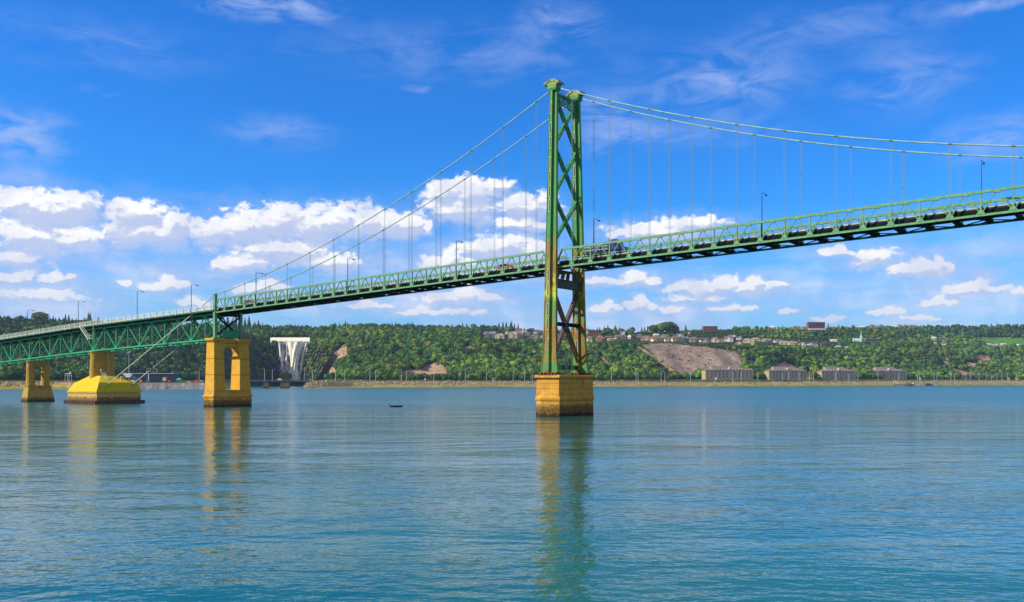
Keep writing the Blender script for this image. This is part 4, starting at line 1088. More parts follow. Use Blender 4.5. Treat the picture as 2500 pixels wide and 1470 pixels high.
def gorge_shrubs():
    rng = np.random.default_rng(31)
    for i in range(520):     # scrub and hedge along the top of the bank
        x = rng.uniform(1480, 2100) if i < 330 else rng.uniform(780, 2560); D = float(kn(T_DS, x)) + rng.uniform(66, 80) + (rng.uniform(0, 60) if i % 3 == 0 else 0)
        forest_pts.append((x, D, gz(x, D), rng.uniform(.14, .27) if i < 330 and 1790 < x < 2060 else rng.uniform(.08, .2), 915, 0))
    for poly, n in ((QUARRY, 60), (TALUS, 14), (PATCHES[0], 12), (PATCHES[5], 10), (PATCHES[8], 10), (PATHS[0], 30)):
        xs_, ys_ = [q[0] for q in poly], [q[1] for q in poly]
        for i in range(n):
            x, y = rng.uniform(min(xs_), max(xs_)), rng.uniform(min(ys_), max(ys_))
            if inp(x, y, poly): g = ground(x, y, 5); forest_pts.append((x, g.y, g.z, rng.uniform(.08, .22), y, 0))
    for i in range(420):
        if i < 250:
            u, v = rng.uniform(0, .95), rng.uniform(0, 1) ** 1.5; x = 596 + 84 * u; y0 = 848 - 13 * u; D = 1738 + 18 * u - v * 10 - 5
        else:
            u, v = rng.uniform(.05, 1), rng.uniform(0, 1) ** 1.4; xl, xr = 752 - 14 * v, 812 - 40 * v; x = xl + (xr - xl) * u; y0 = 838 + 22 * u * u; D = 1750 - 95 * u - v * 10 - 5
        y = y0 + (929 - y0) * v
        if 680 < x < 751 and y < 930 and inp(x, y, WF): continue
        forest_pts.append((x, D, pz(y, D) - 2, rng.uniform(.3, .75) * (1.15 - .5 * v), y, 0))
gorge_shrubs()
def forest():
    rng = np.random.default_rng(9)
    var = [crown_mesh('b', 90, .075, 20 + i) for i in range(5)] + [crown_mesh('c', 64, .055, 40 + i) for i in range(3)]
    V, Fc, C = [], [], []; off = 0
    ph = rng.uniform(0, 6, 8)
    for (a, D, z, sc, y, zone) in forest_pts:
        # groves: conifer share and colour drift slowly across the hill
        g = math.sin(a * .013 + y * .05 + ph[0]) + math.sin(a * .031 - y * .11 + ph[1]) * .8 + math.sin(a * .07 + ph[2]) * .4
        pc = .16 + .12 * (g > .6) + (.25 if zone == 2 and a < 800 else 0) + (.2 if a < 700 else 0)
        con = rng.random() < pc
        k = rng.integers(5, 8) if con else rng.integers(0, 5)
        v, f = var[k]
        h = (rng.uniform(11, 14.5) if not con else rng.uniform(14, 19)) * sc
        w = (rng.uniform(12, 16.5) if not con else rng.uniform(15, 20)) * max(sc, .35)
        an = rng.uniform(0, 6.28); ca, sa = math.cos(an), math.sin(an)
        vv = np.empty_like(v); vv[:, 0] = (v[:, 0] * ca - v[:, 1] * sa) * w; vv[:, 1] = (v[:, 0] * sa + v[:, 1] * ca) * w; vv[:, 2] = v[:, 2] * h - .6
        vv += np.array([px(a, D), D, z])
        V.append(vv); Fc.append(f + off); off += len(v)
        u = rng.random(); t = .5 + .5 * math.tanh(g)
        if con: c = np.array([.032, .085, .030]) * rng.uniform(.8, 1.5)
        else:
            c = np.array([.070, .155, .028]) * (1 - t) + np.array([.125, .205, .028]) * t
            if u < .07: c = np.array([.17, .24, .028])
            elif u < .10: c = np.array([.19, .18, .04])
            elif u < .40: c = np.array([.035, .10, .040])
            c = c * rng.uniform(.84, 1.16)
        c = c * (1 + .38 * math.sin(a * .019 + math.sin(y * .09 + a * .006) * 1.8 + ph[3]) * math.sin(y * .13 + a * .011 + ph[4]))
        if a < 620 and not (y > 895 and a < 300): c = c * np.array([.60, .68, 1.05])  # shade on the left wooded cliff, put into the leaf colour
        if a > 2200 and y < 826: c = c * np.array([.55, .66, 1.15])  # bluish distance haze put into the leaf colour of the far right ridge
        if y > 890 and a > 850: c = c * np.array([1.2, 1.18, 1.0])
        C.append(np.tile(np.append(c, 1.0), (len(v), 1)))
    V = np.concatenate(V); Fc = np.concatenate(Fc); C = np.concatenate(C)
    me = bpy.data.meshes.new('hillside_forest'); me.vertices.add(len(V)); me.vertices.foreach_set('co', V.astype(np.float32).ravel())
    me.loops.add(Fc.size); me.loops.foreach_set('vertex_index', Fc.ravel().astype(np.int32)); me.polygons.add(len(Fc))
    me.polygons.foreach_set('loop_start', np.arange(0, Fc.size, 4, dtype=np.int32)); me.update()
    atn = me.color_attributes.new('tint', 'FLOAT_COLOR', 'POINT'); atn.data.foreach_set('color', C.astype(np.float32).ravel())
    me.materials.append(LEAFA); o = bpy.data.objects.new('hillside_forest', me); COL.objects.link(o)
    tag(o, 'dense green mixed forest covering the slopes and ridge beyond the river', 'forest', kind='stuff')
    print('forest trees', len(forest_pts), 'faces', len(Fc))
forest()

TREEP = {}
def tree_proto(kind, i):
    key = (kind, i)
    if key in TREEP: return TREEP[key]
    v, f = crown_mesh('c' if kind == 'c' else 'b', 260 if kind != 'c' else 170, .052, 70 + i + (30 if kind == 'c' else 0))
    cm = bpy.data.meshes.new('crown'); cm.from_pydata(v.tolist(), [], f.tolist()); cm.update(); cm.materials.append(LEAF)
    tm = MB(); tm.tube([(0, 0, -.05), (0, 0, .25), (.01, .01, .6)], [.022, .017, .006], 6)
    if kind != 'c':
        for k in range(4): a = k * 1.6 + i; tm.tube([(0, 0, .22), (.16 * math.cos(a), .16 * math.sin(a), .45)], [.011, .005], 5)
    tme = bpy.data.meshes.new('trunk'); tme.from_pydata(tm.v, [], tm.f); tme.update(); tme.materials.append(BARK)
    TREEP[key] = (cm, tme); return TREEP[key]
def tree(loc, h, w, kind, name, label, group=None):
    cm, tme = tree_proto(kind, random.randrange(4))
    e = empty(name, loc, label, 'tree', group, rz=random.uniform(0, 6.28)); e.scale = (w, w, h)
    for nm, me in (('crown', cm), ('trunk', tme)):
        o = bpy.data.objects.new(nm, me); COL.objects.link(o); o.parent = e
    return e
ORD = 'first second third fourth fifth sixth seventh eighth ninth tenth eleventh twelfth thirteenth fourteenth fifteenth sixteenth seventeenth eighteenth nineteenth twentieth'.split()
SEGS = [(-900, 66, 'left of the leftmost pier'), (66, 240, 'between leftmost pier and anchor block'), (240, 520, 'between anchor block and twin-shaft pier'), (520, 664, 'between twin-shaft pier and waterfall'),
 (664, 780, 'beside the waterfall'), (780, 950, 'just right of the sandy scree'), (950, 1130, 'midway from waterfall to tower'), (1130, 1345, 'left of the tower'), (1345, 1560, 'right of the tower'),
 (1560, 1712, 'before the grey quarry scar'), (1712, 1860, 'around the widest apartment block'), (1860, 1990, 'around the second apartment block'), (1990, 2112, 'around the third apartment block'),
 (2112, 2235, 'around the fourth apartment block'), (2235, 2370, 'right of the fourth apartment block'), (2370, 3000, 'near the right edge')]
FAM = {}
def family(key, o, x, phrase): FAM.setdefault(key, []).append((x, o, phrase))
def finish_labels():
    for key, items in FAM.items():
        for x0, x1, seg in SEGS:
            m = sorted([q for q in items if x0 <= q[0] < x1], key=lambda q: q[0])
            for i, (x, o, ph) in enumerate(m):
                if len(m) == 1: o['label'] = ph + ' ' + seg
                else: o['label'] = ph + ' ' + seg + ', ' + (ORD[i] if i < 20 else str(i + 1) + 'th') + ' from left'
def ftree(a, loc, h, w, kind, name, key, phrase, group):
    family(key, tree(loc, h, w, kind, name, phrase, group), a, phrase)
# a row of separate trees and shrubs at the foot of the hill, behind the shore road
for i in range(120):
    a = 770 + i * 14.3 + random.uniform(-5, 5); big = random.uniform(7, 13)
    if 1700 < a < 2235: continue
    D = float(kn(T_DT, a)) - random.uniform(8, 60)
    ftree(a, at(a, D), big, big * random.uniform(1.0, 1.35), 'b', 'broadleaf_tree', 'foot', 'light green tree', 'trees along the foot of the hill')
for i in range(34):
    a = -60 + i * 9.0 + random.uniform(-4, 4); D = float(kn(T_DT, a)) - random.uniform(20, 120); hh = random.uniform(9, 15)
    ftree(a, at(a, D), hh, hh * random.uniform(1.0, 1.3), 'b', 'broadleaf_tree', 'foot', 'bushy thicket tree', 'trees of the left shore thicket')
for a in (1853, 1858, 1862, 1984, 1990, 2103, 2108, 2113, 2226):
    D = float(kn(T_DT, a)) - 20; hh = random.uniform(12, 17)
    ftree(a, at(a, D), hh, hh * 1.2, 'b', 'broadleaf_tree', 'foot', 'tree beside apartments', 'trees between the apartment blocks')
for i in range(14):
    a = 2240 + i * 19 + random.uniform(-6, 6); D = float(kn(T_DT, a)) - random.uniform(20, 90); hh = random.uniform(9, 15)
    if 2370 < a < 2388: continue
    ftree(a, at(a, D), hh, hh * random.uniform(.9, 1.2), 'b', 'broadleaf_tree', 'foot2', 'dark green roadside tree', 'trees at the right end of the shore')
tree(Vector((px(697, 1700), 1700, .5)), 29, 27, 'b', 'broadleaf_tree', 'round green tree standing in front of the foot of the waterfall')
tree(at(98, 1900) + Vector((0, 0, -1)), 30, 40, 'b', 'broadleaf_tree', 'tall spreading tree rising above the wooded skyline over the leftmost pier')
for a, h, w, lb_ in ((1632, 31, 44, 'largest dark round tree on the skyline above the hilltop houses right of the tower'), (1614, 27, 36, 'wide round tree just left of the largest skyline tree above the houses'),
                    (1597, 22, 34, 'low rounded skyline tree, second left of the largest one above the houses'), (1648, 22, 28, 'small round tree just right of the largest skyline tree above the houses')):
    tree(at(a, 2280), h, w, 'b', 'broadleaf_tree', lb_)
for a, h in ((1475, 22), (1464, 20), (1458, 18), (1484, 25), (1503, 25), (1567, 20), (1574, 20), (1581, 22), (1592, 18), (1674, 28), (1218, 24), (1228, 26), (1236, 26), (1246, 24), (1249, 28), (1265, 22), (1256, 22)):
    ftree(a, at(a, 2240), h, h * .9, 'c', 'conifer_tree', 'con', 'dark skyline conifer', 'skyline conifers by the hilltop houses')
for a, h in ((556, 32), (575, 26), (598, 28), (608, 34), (622, 24), (631, 28), (641, 24), (650, 22), (700, 25), (706, 26), (712, 25), (729, 23), (587, 24), (568, 24), (160, 26), (168, 26), (216, 32), (220, 32), (240, 24)):
    ftree(a, at(a, 2000), h, h * .85, 'c', 'conifer_tree', 'con', 'pointed skyline conifer', 'skyline conifers above the bridge spans')

# ------------------------------------------------------------------ waterfall
def wf():
    root = empty('waterfall', (px(715, 1790), 1790, 0), 'tall white waterfall pouring over a dark cliff between wooded banks', 'waterfall')
    m = bpy.data.materials.new('falling_water'); m.use_nodes = True; T = NT(m.node_tree); b = m.node_tree.nodes['Principled BSDF']
    pos = T.n('NewGeometry').outputs['Position']
    n1 = T.noise(T.mapping(pos, (0, 0, 0), (.32, .32, .035)), 1.0, 8, .72, .8); n2 = T.noise(pos, .25, 5, .6)
    sp = T.n('SeparateXYZ'); T.put(sp, 0, pos)
    gap = T.math('ADD', n1, T.math('MULTIPLY', T.math('SUBTRACT', n2, .5), .25))
    w = T.mix(T.smooth(n2, .35, .65), (.93, .89, .68), (.92, .93, .94))
    c = T.mix(T.smooth(gap, .55, .47), w, (.14, .13, .17)); T.put(b, 'Base Color', c); b.inputs['Roughness'].default_value = .6
    mats = m
    mc = mat('cascade_water', (.80, .74, .56), .6, var=.14, vscale=.15)
    L = [(668, 833.5), (675, 838), (676, 848), (677, 870), (679, 895), (682, 915), (684, 930)]; Rr = [(754, 833.5), (753, 838), (753, 846), (750, 858), (745, 875), (740, 895), (736, 915), (734, 930)]
    def e(tb, y): return np.interp(y, [q[1] for q in tb], [q[0] for q in tb])
    mb = MB(); nu, nv = 110, 40; D0 = 1748
    for j in range(nv + 1):
        y = 833.5 + (930 - 833.5) * j / nv
        for i in range(nu + 1):
            x = e(L, y) + (e(Rr, y) - e(L, y)) * i / nu; u = i / nu
            D = D0 - 4 * math.sin(u * 3.14) - 14 * (j / nv) ** 1.5 + 3.0 * math.sin(u * 31 + math.sin(j * .4) * .7) + 1.6 * math.sin(u * 67 + j * .13)
            mb.v.append((px(x, D), D, max(-.5, pz(y, D))))
    for j in range(nv):
        for i in range(nu): k = j * (nu + 1) + i; mb.f.append((k, k + 1, k + nu + 2, k + nu + 1))
    mb.build('curtain', mats, root, smooth=True)
    # centre plume, whiter and prouder than the rest
    pl = MB(); W_ = [(833.5, 698, 749), (842, 701, 744), (852, 704, 738), (865, 707, 732), (885, 709, 727), (905, 706, 728), (928, 693, 734)]
    for j in range(29):
        y = 834 + 94 * j / 28; xl = np.interp(y, [q[0] for q in W_], [q[1] for q in W_]); xr = np.interp(y, [q[0] for q in W_], [q[2] for q in W_])
        for i in range(13):
            u = i / 12; x = xl + (xr - xl) * u; D = D0 - 8 - 7 * math.sin(u * 3.14) - 16 * (j / 28) ** 1.4 + 1.6 * math.sin(u * 19 + j * .3); pl.v.append((px(x, D), D, max(-.4, pz(y, D))))
    for j in range(28):
        for i in range(12): k = j * 13 + i; pl.f.append((k, k + 1, k + 14, k + 13))
    m3 = bpy.data.materials.new('plume_water'); m3.use_nodes = True; T = NT(m3.node_tree); b = m3.node_tree.nodes['Principled BSDF']
    pos = T.n('NewGeometry').outputs['Position']; n1 = T.noise(T.mapping(pos, (0, 0, 0), (.34, .34, .035)), 1.0, 7, .75, .8)
    T.put(b, 'Base Color', T.mix(T.smooth(n1, .38, .50), (.46, .42, .36), T.mix(T.smooth(n1, .5, .62), (.93, .90, .68), (.95, .95, .93)))); b.inputs['Roughness'].default_value = .6
    pl.build('plume', m3, root, smooth=True)
    for pts_ in ([(836, 749), (850, 746), (866, 741), (884, 737), (905, 734), (928, 728)], [(838, 682), (860, 684), (884, 687), (905, 692), (926, 697)]):
        st_ = MB()
        for j, (y, x) in enumerate(pts_):
            for k, (dx, dd) in enumerate(((-2.6, 0), (-1, -2.5), (1, -2.5), (2.6, 0))): D = D0 - 5 - 12 * (j / 5) ** 1.5 + dd; st_.v.append((px(x + dx + math.sin(j * 2.3) * .8, D), D, pz(y, D)))
        for j in range(len(pts_) - 1):
            for k in range(3): q = j * 4 + k; st_.f.append((q, q + 1, q + 5, q + 4))
        st_.build('strand', m3, root, smooth=True)
    lip = MB(); xs = np.linspace(660, 756, 24)
    fr_, bk = [], []
    for i, x in enumerate(xs):
        w_ = math.sin(i * 2.1) * .3
        fr_.append((px(x, D0 + 1), D0 + 1, pz(834 + w_, D0 + 1))); bk.append((px(x, D0 + 34), D0 + 34, pz(824.2 + w_, D0 + 34)))
    lip.v = fr_ + bk + [(p[0], p[1], p[2] - 3) for p in fr_] + [(p[0], p[1], p[2] - 3) for p in bk]; n = len(xs)
    for i in range(n - 1): lip.f += [(i, i + 1, n + i + 1, n + i), (2 * n + i, 2 * n + i + 1, i + 1, i)]
    lip.build('cascade', mc, root, smooth=True)
    # footbridge strung over the top
    fbm = empty('footbridge', (px(705, 1900), 1900, 100), 'thin dark footbridge strung across the river just above the waterfall', 'footbridge')
    d = MB(); a, b_ = Vector((px(648, 1850), 1850, pz(812.5, 1850))), Vector((px(758, 1850), 1850, pz(812.5, 1850)))
    d.beam(a, b_, 2.0, .7); d.build('deck', mat('dark_timber', (.03, .03, .05), .8), fbm)
    h = MB(); h.beam(a + ZV * 1.7, b_ + ZV * 1.7, .12, .12)
    for i in range(20): q = a.lerp(b_, i / 19); h.beam(q + ZV * .3, q + ZV * 1.7, .08, .08)
    h.build('handrail', MATS['dark_timber'], fbm)
wf()
# rocky gorge walls either side of the falls
def cliff(name, pts_l, D, m, label, seed):
    rng = np.random.default_rng(seed); mb = MB(); ny, nx = 34, 40
    (xl, xr, yt, yb_) = pts_l
    for j in range(ny + 1):
        for i in range(nx + 1):
            u, v = i / nx, j / ny; x = xl(v) + (xr(v) - xl(v)) * u; y = yt(u) + (yb_ - yt(u)) * v
            dd = D(u) + rng.normal() * 3.6 - v * 10 + 5 * math.sin(u * 9 + 3 * math.sin(v * 2)); dd += 4 * math.sin(x * .9 + y * .35) + 3 * math.sin(y * .8 - x * .3); mb.v.append((px(x, dd), dd, max(-1, pz(y, dd))))
    for j in range(ny):
        for i in range(nx): k = j * (nx + 1) + i; mb.f.append((k, k + 1, k + nx + 2, k + nx + 1))
    o = mb.build(name, m); tag(o, label, 'cliff', kind='structure')
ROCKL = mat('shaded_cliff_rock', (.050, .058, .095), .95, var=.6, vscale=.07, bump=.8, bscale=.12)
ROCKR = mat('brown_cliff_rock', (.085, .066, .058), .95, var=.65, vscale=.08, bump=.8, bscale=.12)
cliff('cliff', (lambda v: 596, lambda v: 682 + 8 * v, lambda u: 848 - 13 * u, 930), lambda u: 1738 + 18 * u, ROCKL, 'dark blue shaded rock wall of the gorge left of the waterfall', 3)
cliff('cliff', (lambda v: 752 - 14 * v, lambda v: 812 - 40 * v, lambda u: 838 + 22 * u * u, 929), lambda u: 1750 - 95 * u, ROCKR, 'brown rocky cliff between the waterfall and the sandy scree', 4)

# riprap boulders on the bank
def riprap():
    rng = np.random.default_rng(21); V, Fc = [], []; off = 0
    for i in range(5200):
        a = rng.uniform(745, 2560) if i > 500 else rng.uniform(-300, 130)
        u = rng.uniform(0, 1); ds = float(kn(T_DS, a)); dfl, db = ds + 45, ds + 60; D = dfl + (db - dfl) * u + rng.uniform(-2, 1)
        z = gz(a, D); s = rng.uniform(.7, 1.9)
        v = rng.normal(size=(8, 3)) * .12 + np.array([[-1, -1, -1], [1, -1, -1], [1, 1, -1], [-1, 1, -1], [-1, -1, 1], [1, -1, 1], [1, 1, 1], [-1, 1, 1]]) * .5
        an = rng.uniform(0, 6.28); rot = np.array([[math.cos(an), -math.sin(an), 0], [math.sin(an), math.cos(an), 0], [0, 0, 1]])
        V.append((v * s * np.array([1, 1, .8])) @ rot.T + np.array([px(a, D), D, z + .2])); Fc.append(np.array([(3, 2, 1, 0), (4, 5, 6, 7), (0, 1, 5, 4), (1, 2, 6, 5), (2, 3, 7, 6), (3, 0, 4, 7)]) + off); off += 8
    me = bpy.data.meshes.new('riprap'); me.from_pydata(np.concatenate(V).tolist(), [], np.concatenate(Fc).tolist()); me.update()
    me.materials.append(mat('riprap_stone', (.44, .34, .25), .9, var=.55, vscale=.35)); o = bpy.data.objects.new('riprap_rocks', me); COL.objects.link(o)
    tag(o, 'band of tumbled tan boulders armouring the far river bank', 'rocks', kind='stuff')
riprap()

# ------------------------------------------------------------------ houses
PM = {}
def pmat(c):
    k = 'paint_%d_%d_%d' % tuple(int(x * 100) for x in c)
    return mat(k, c, .85, var=.12, vscale=.3)
CN = {GREY: 'grey', TAN: 'tan', BRN: 'brown', DGR: 'dark grey', RED: 'red', BLU: 'blue grey', WHT: 'white', CRM: 'cream', YEL: 'yellow', STN: 'stone', PNK: 'brick', DRK: 'dark'}
def house(x, yb, w, h, wall, roof):
    p = ground(x, yb, 5 + NR1 - 6 if yb < 870 else 5); D = p.y; W, H = w / F * D, h / F * D
    e = empty('house', p, None, 'house', 'hillside houses', rz=random.uniform(-.35, .25)); dp = max(7.0, W * .6); he = H * .56
    def loc(mb, name, m, par):
        me = bpy.data.meshes.new(name); me.from_pydata([tuple(v) for v in mb.v], [], mb.f); me.update(); me.materials.append(m)
        o = bpy.data.objects.new(name, me); COL.objects.link(o); o.parent = par; return o
    b = MB(); b.box((0, dp / 2, he / 2 - 1.5), (W * .88, dp, he + 3)); loc(b, 'wall', pmat(wall), e)
    r = MB(); hip = random.random() < .6; ri = W * (.22 if hip else .46)
    a0, a1, b0, b1 = -W * .5, W * .5, -.7, dp + .7
    r.v = [(a0, b0, he), (a1, b0, he), (a1, b1, he), (a0, b1, he), (-ri, dp / 2, H), (ri, dp / 2, H)]
    r.f = [(0, 1, 5, 4), (1, 2, 5), (2, 3, 4, 5), (3, 0, 4), (3, 2, 1, 0)]
    ro = loc(r, 'roof', pmat(roof), e)
    if random.random() < .5: c = MB(); c.box((W * .25, dp * .55, H * .92), (.9, .9, H * .35)); loc(c, 'chimney', pmat(STN), ro)
    if W > 12:
        g = MB(); gx = random.uniform(-.25, .2) * W; gw = W * .16
        g.v = [(gx - gw, -1.2, 0), (gx + gw, -1.2, 0), (gx + gw, 2, 0), (gx - gw, 2, 0), (gx - gw, -1.2, he), (gx + gw, -1.2, he), (gx + gw, 2, he), (gx - gw, 2, he), (gx, -1.2, H * .85), (gx, dp * .4, H * .85)]
        g.f = [(0, 1, 5, 8, 4), (1, 2, 6, 5), (3, 0, 4, 7)]; loc(g, 'gable', pmat(wall), e)
        g = MB(); g.v = [(gx - gw * 1.15, -1.4, he * .95), (gx, -1.4, H * .88), (gx, dp * .45, H * .88), (gx - gw * 1.15, dp * .45, he * .95), (gx + gw * 1.15, -1.4, he * .95), (gx + gw * 1.15, dp * .45, he * .95)]
        g.f = [(0, 1, 2, 3), (1, 4, 5, 2)]; loc(g, 'gable_roof', pmat(roof), e)
    nw = max(2, int(W / 4)); n2 = 2 if he > 5.5 else 1
    for k in range(nw):
        for q in range(n2):
            if random.random() < .15: continue
            wx = -W * .38 + W * .76 * (k + .5) / nw; b = MB(); b.box((wx, -.03, he * (q + .52) / n2), (1.7, .1, 1.5)); o = loc(b, 'window', GLASSD, e)
    family('house', e, x, '%s house with %s roof' % (CN[wall], CN[roof]))
for hsp in HOUSES: house(*hsp)

def lbox(par, name, m, boxes):
    mb = MB(); [mb.box(c, e_) for c, e_ in boxes]
    me = bpy.data.meshes.new(name); me.from_pydata([tuple(v) for v in mb.v], [], mb.f); me.update(); me.materials.append(m)
    o = bpy.data.objects.new(name, me); COL.objects.link(o); o.parent = par; return o
def lmesh(par, name, m, v, f):
    me = bpy.data.meshes.new(name); me.from_pydata(v, [], f); me.update(); me.materials.append(m)
    o = bpy.data.objects.new(name, me); COL.objects.link(o); o.parent = par; return o
WALLM = mat('apartment_brick', (.52, .41, .32), .9, var=.15, vscale=.2); WALLC = mat('apartment_cream', (.42, .33, .18), .85, var=.1, vscale=.2)
ROOFM = mat('apartment_roof', (.20, .165, .15), .9, var=.15, vscale=.2); BALC = mat('balcony_white', (.52, .49, .45), .7)
def apartments(x0, x1, yb, D, label):
    z = pz(yb, D); e = empty('apartment_block', (px(x0 + 9, D), D, z), label, 'apartment block', 'apartment blocks on the far shore', rz=R(11))
    ks = D / 1600; e.scale = (ks, ks, ks); L = (x1 - x0 - 9) / F * D / ks; dp, H = 17.0, 14.8
    lbox(e, 'wall', WALLM, [((L / 2, dp / 2, H / 2 - 1), (L, dp, H + 2))])
    lbox(e, 'end_wall', WALLC, [((-.25, dp / 2, H / 2 - 1), (.5, dp - .2, H + 2))])
    def hip(a, b, z0, z1, ri, gable=False):
        v = [(a, -1.2, z0), (b, -1.2, z0), (b, dp + 1.2, z0), (a, dp + 1.2, z0), (a + (0.2 if gable else ri), dp / 2, z1), (b - ri, dp / 2, z1)]
        return v, [(0, 1, 5, 4), (1, 2, 5), (2, 3, 4, 5), (3, 0, 4), (3, 2, 1, 0)]
    v, f = hip(-1.5, L + 1.5, H, H + 3.4, 8); r = lmesh(e, 'roof', ROOFM, v, f)
    v, f = hip(L * .14, L * .84, H + .02, H + 7.6, 9, True); r2 = lmesh(e, 'upper_roof', ROOFM, v, f)
    lmesh(e, 'gable', WALLC, [(L * .14 - .1, -1.1, H + .1), (L * .14 - .1, dp + 1.1, H + .1), (L * .14 + .1, dp / 2, H + 7.7)], [(0, 1, 2)])
    for k in range(9):
        xx = L * (.22 + .56 * k / 8)
        if abs(xx - L * .5) < L * .05: continue
        lbox(r2, 'dormer', BALC, [((xx, .8, H + 1.6), (2.2, 3.0, 1.5))])
    lmesh(e, 'centre_gable', WALLM, [(L * .5 - 5, -1.5, H - .5), (L * .5 + 5, -1.5, H - .5), (L * .5, -1.5, H + 5), (L * .5, 5, H + 5)], [(0, 1, 2), (0, 2, 3), (1, 3, 2)])
    nb = 12
    for k in range(nb):
        xx = L * (k + .5) / nb
        if k in (0, 2, 4, 5, 7, 9, 11):
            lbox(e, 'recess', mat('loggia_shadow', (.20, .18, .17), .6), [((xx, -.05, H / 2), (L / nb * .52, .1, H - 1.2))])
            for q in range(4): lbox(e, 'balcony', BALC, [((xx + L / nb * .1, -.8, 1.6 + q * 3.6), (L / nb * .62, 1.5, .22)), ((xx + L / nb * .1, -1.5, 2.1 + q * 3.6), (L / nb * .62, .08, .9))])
        else:
            for q in range(4): lbox(e, 'window', GLASSD, [((xx, -.05, 2.3 + q * 3.6), (2.8, .1, 1.7))])
apartments(1714, 1847, 924, 1600, 'widest grey-brown apartment block on the far shore, below the grey quarry scar')
apartments(1869, 1977, 925.3, 1720, 'grey-brown apartment block with cream end, second from left, below a small sandy scar')
apartments(1998, 2098, 926.3, 1850, 'third apartment block from the left, brown with cream end wall and white balconies')
apartments(2121, 2221, 926.5, 2000, 'rightmost apartment block, behind the moored barge on the far shore')

def block(name, x0, x1, y0, y1, D, dp, wall, roof, label, cat, floors=0, cols=0, rz=0.0, fl=None, par=.6):
    z = pz(y1, D); W = (x1 - x0) / F * D; H = (y1 - y0) / F * D
    e = empty(name, (px((x0 + x1) / 2, D), D, z), label, cat, rz=rz)
    lbox(e, 'wall', wall, [((0, dp / 2, H / 2 - 1), (W, dp, H + 2))]); lbox(e, 'roof', roof, [((0, dp / 2, H + par / 2), (W + .8, dp + .8, par))])
    for q in range(floors):
        for k in range(cols):
            lbox(e, 'window', fl or GLASSD, [((-W / 2 + W * (k + .5) / cols, -.04, H * (q + .55) / floors), (W / cols * .5, .08, H / floors * .45))])
    return e, W, H
BRK = mat('red_brick', (.25, .085, .065), .9, var=.2, vscale=.3); DKM = mat('dark_roofing', (.06, .06, .07), .9); WHM = mat('white_cladding', (.72, .74, .78), .7, var=.08, vscale=.3)
p = ground(1450, 822, 5 + NR1)
block('red_building', 1436, 1467, 807, 822, p.y, 14, BRK, DKM, 'long plain red brick building behind the houses just right of the tower', 'building', 2, 6)
block('white_building', 1426, 1435.6, 803, 822, p.y + 4, 14, WHM, DKM, 'white and dark block attached left of the plain red brick building', 'building', 2, 2)
D_ = 2340
block('brick_building', 1717, 1752, 797, 808, D_, 14, BRK, DKM, 'long low red brick building on the skyline above the grey scar', 'building', 2, 9)
e, W, H = block('apartment_tower', 1973, 2014, 787, 803, 2500, 16, BRK, DKM, 'orange-red brick apartment building on the skyline right of the houses', 'apartment block', 0, 0)
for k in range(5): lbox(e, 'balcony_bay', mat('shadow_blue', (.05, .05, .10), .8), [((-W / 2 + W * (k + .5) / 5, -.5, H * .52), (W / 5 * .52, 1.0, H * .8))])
for q in range(4): lbox(e, 'floor_slab', mat('orange_brick', (.34, .13, .08), .9), [((0, -1.1, H * (q + .35) / 4), (W, .3, .7))])
lbox(e, 'podium', WHM, [((0, -3, -1), (W * .98, 5, 3.5))])
# church with a slender spire
D_ = 2300; e = empty('church', (px(2102, D_), D_, pz(834, D_)), 'pale church with a tall slender spire among the trees on the far slope', 'church', rz=-.2)
CHM = mat('church_pale', (.52, .62, .50), .8, var=.1, vscale=.3); CHR = mat('church_roof', (.42, .52, .54), .6)
lbox(e, 'tower', CHM, [((0, 0, 5), (5.5, 5.5, 14))])
lmesh(e, 'spire', CHM, [(-2.6, -2.6, 12), (2.6, -2.6, 12), (2.6, 2.6, 12), (-2.6, 2.6, 12), (-.9, -.9, 17), (.9, -.9, 17), (.9, .9, 17), (-.9, .9, 17), (0, 0, 33)], [(0, 1, 5, 4), (1, 2, 6, 5), (2, 3, 7, 6), (3, 0, 4, 7), (4, 5, 8), (5, 6, 8), (6, 7, 8), (7, 4, 8)])
lmesh(e, 'nave', CHM, [(-18, 2, 0), (3, 2, 0), (3, 14, 0), (-18, 14, 0), (-18, 2, 3), (3, 2, 3), (3, 14, 3), (-18, 14, 3), (-18, 8, 8), (3, 8, 8)], [(0, 1, 5, 4), (1, 2, 6, 9, 5), (2, 3, 7, 6), (3, 0, 4, 8, 7)])
lmesh(e, 'nave_roof', CHR, [(-19, 1, 2.8), (4, 1, 2.8), (4, 8, 8.4), (-19, 8, 8.4), (4, 15, 2.8), (-19, 15, 2.8)], [(0, 1, 2, 3), (3, 2, 4, 5)])
block('long_building', 2113, 2149, 827, 834, 2310, 12, mat('brown_cladding', (.16, .13, .13), .9), CHR, 'long low grey-brown building attached right of the church', 'building', 1, 8)
# lookout pavilion left of the falls
D_ = 1790; e = empty('pavilion', (px(643.5, D_), D_, pz(831, D_)), 'small white pavilion perched in the trees left of the waterfall lip', 'pavilion')
lmesh(e, 'roof', WHM, [(-4.5, -4, 3.2), (4.5, -4, 3.2), (4.5, 4, 3.2), (-4.5, 4, 3.2), (0, 0, 5.6)], [(0, 1, 4), (1, 2, 4), (2, 3, 4), (3, 0, 4), (3, 2, 1, 0)])
for sx in (-3.6, 3.6): lbox(e, 'column', WHM, [((sx, -3.4, 1), (.5, .5, 4.6))])
lbox(e, 'terrace', WHM, [((0, 0, -.6), (10, 7, .5))])

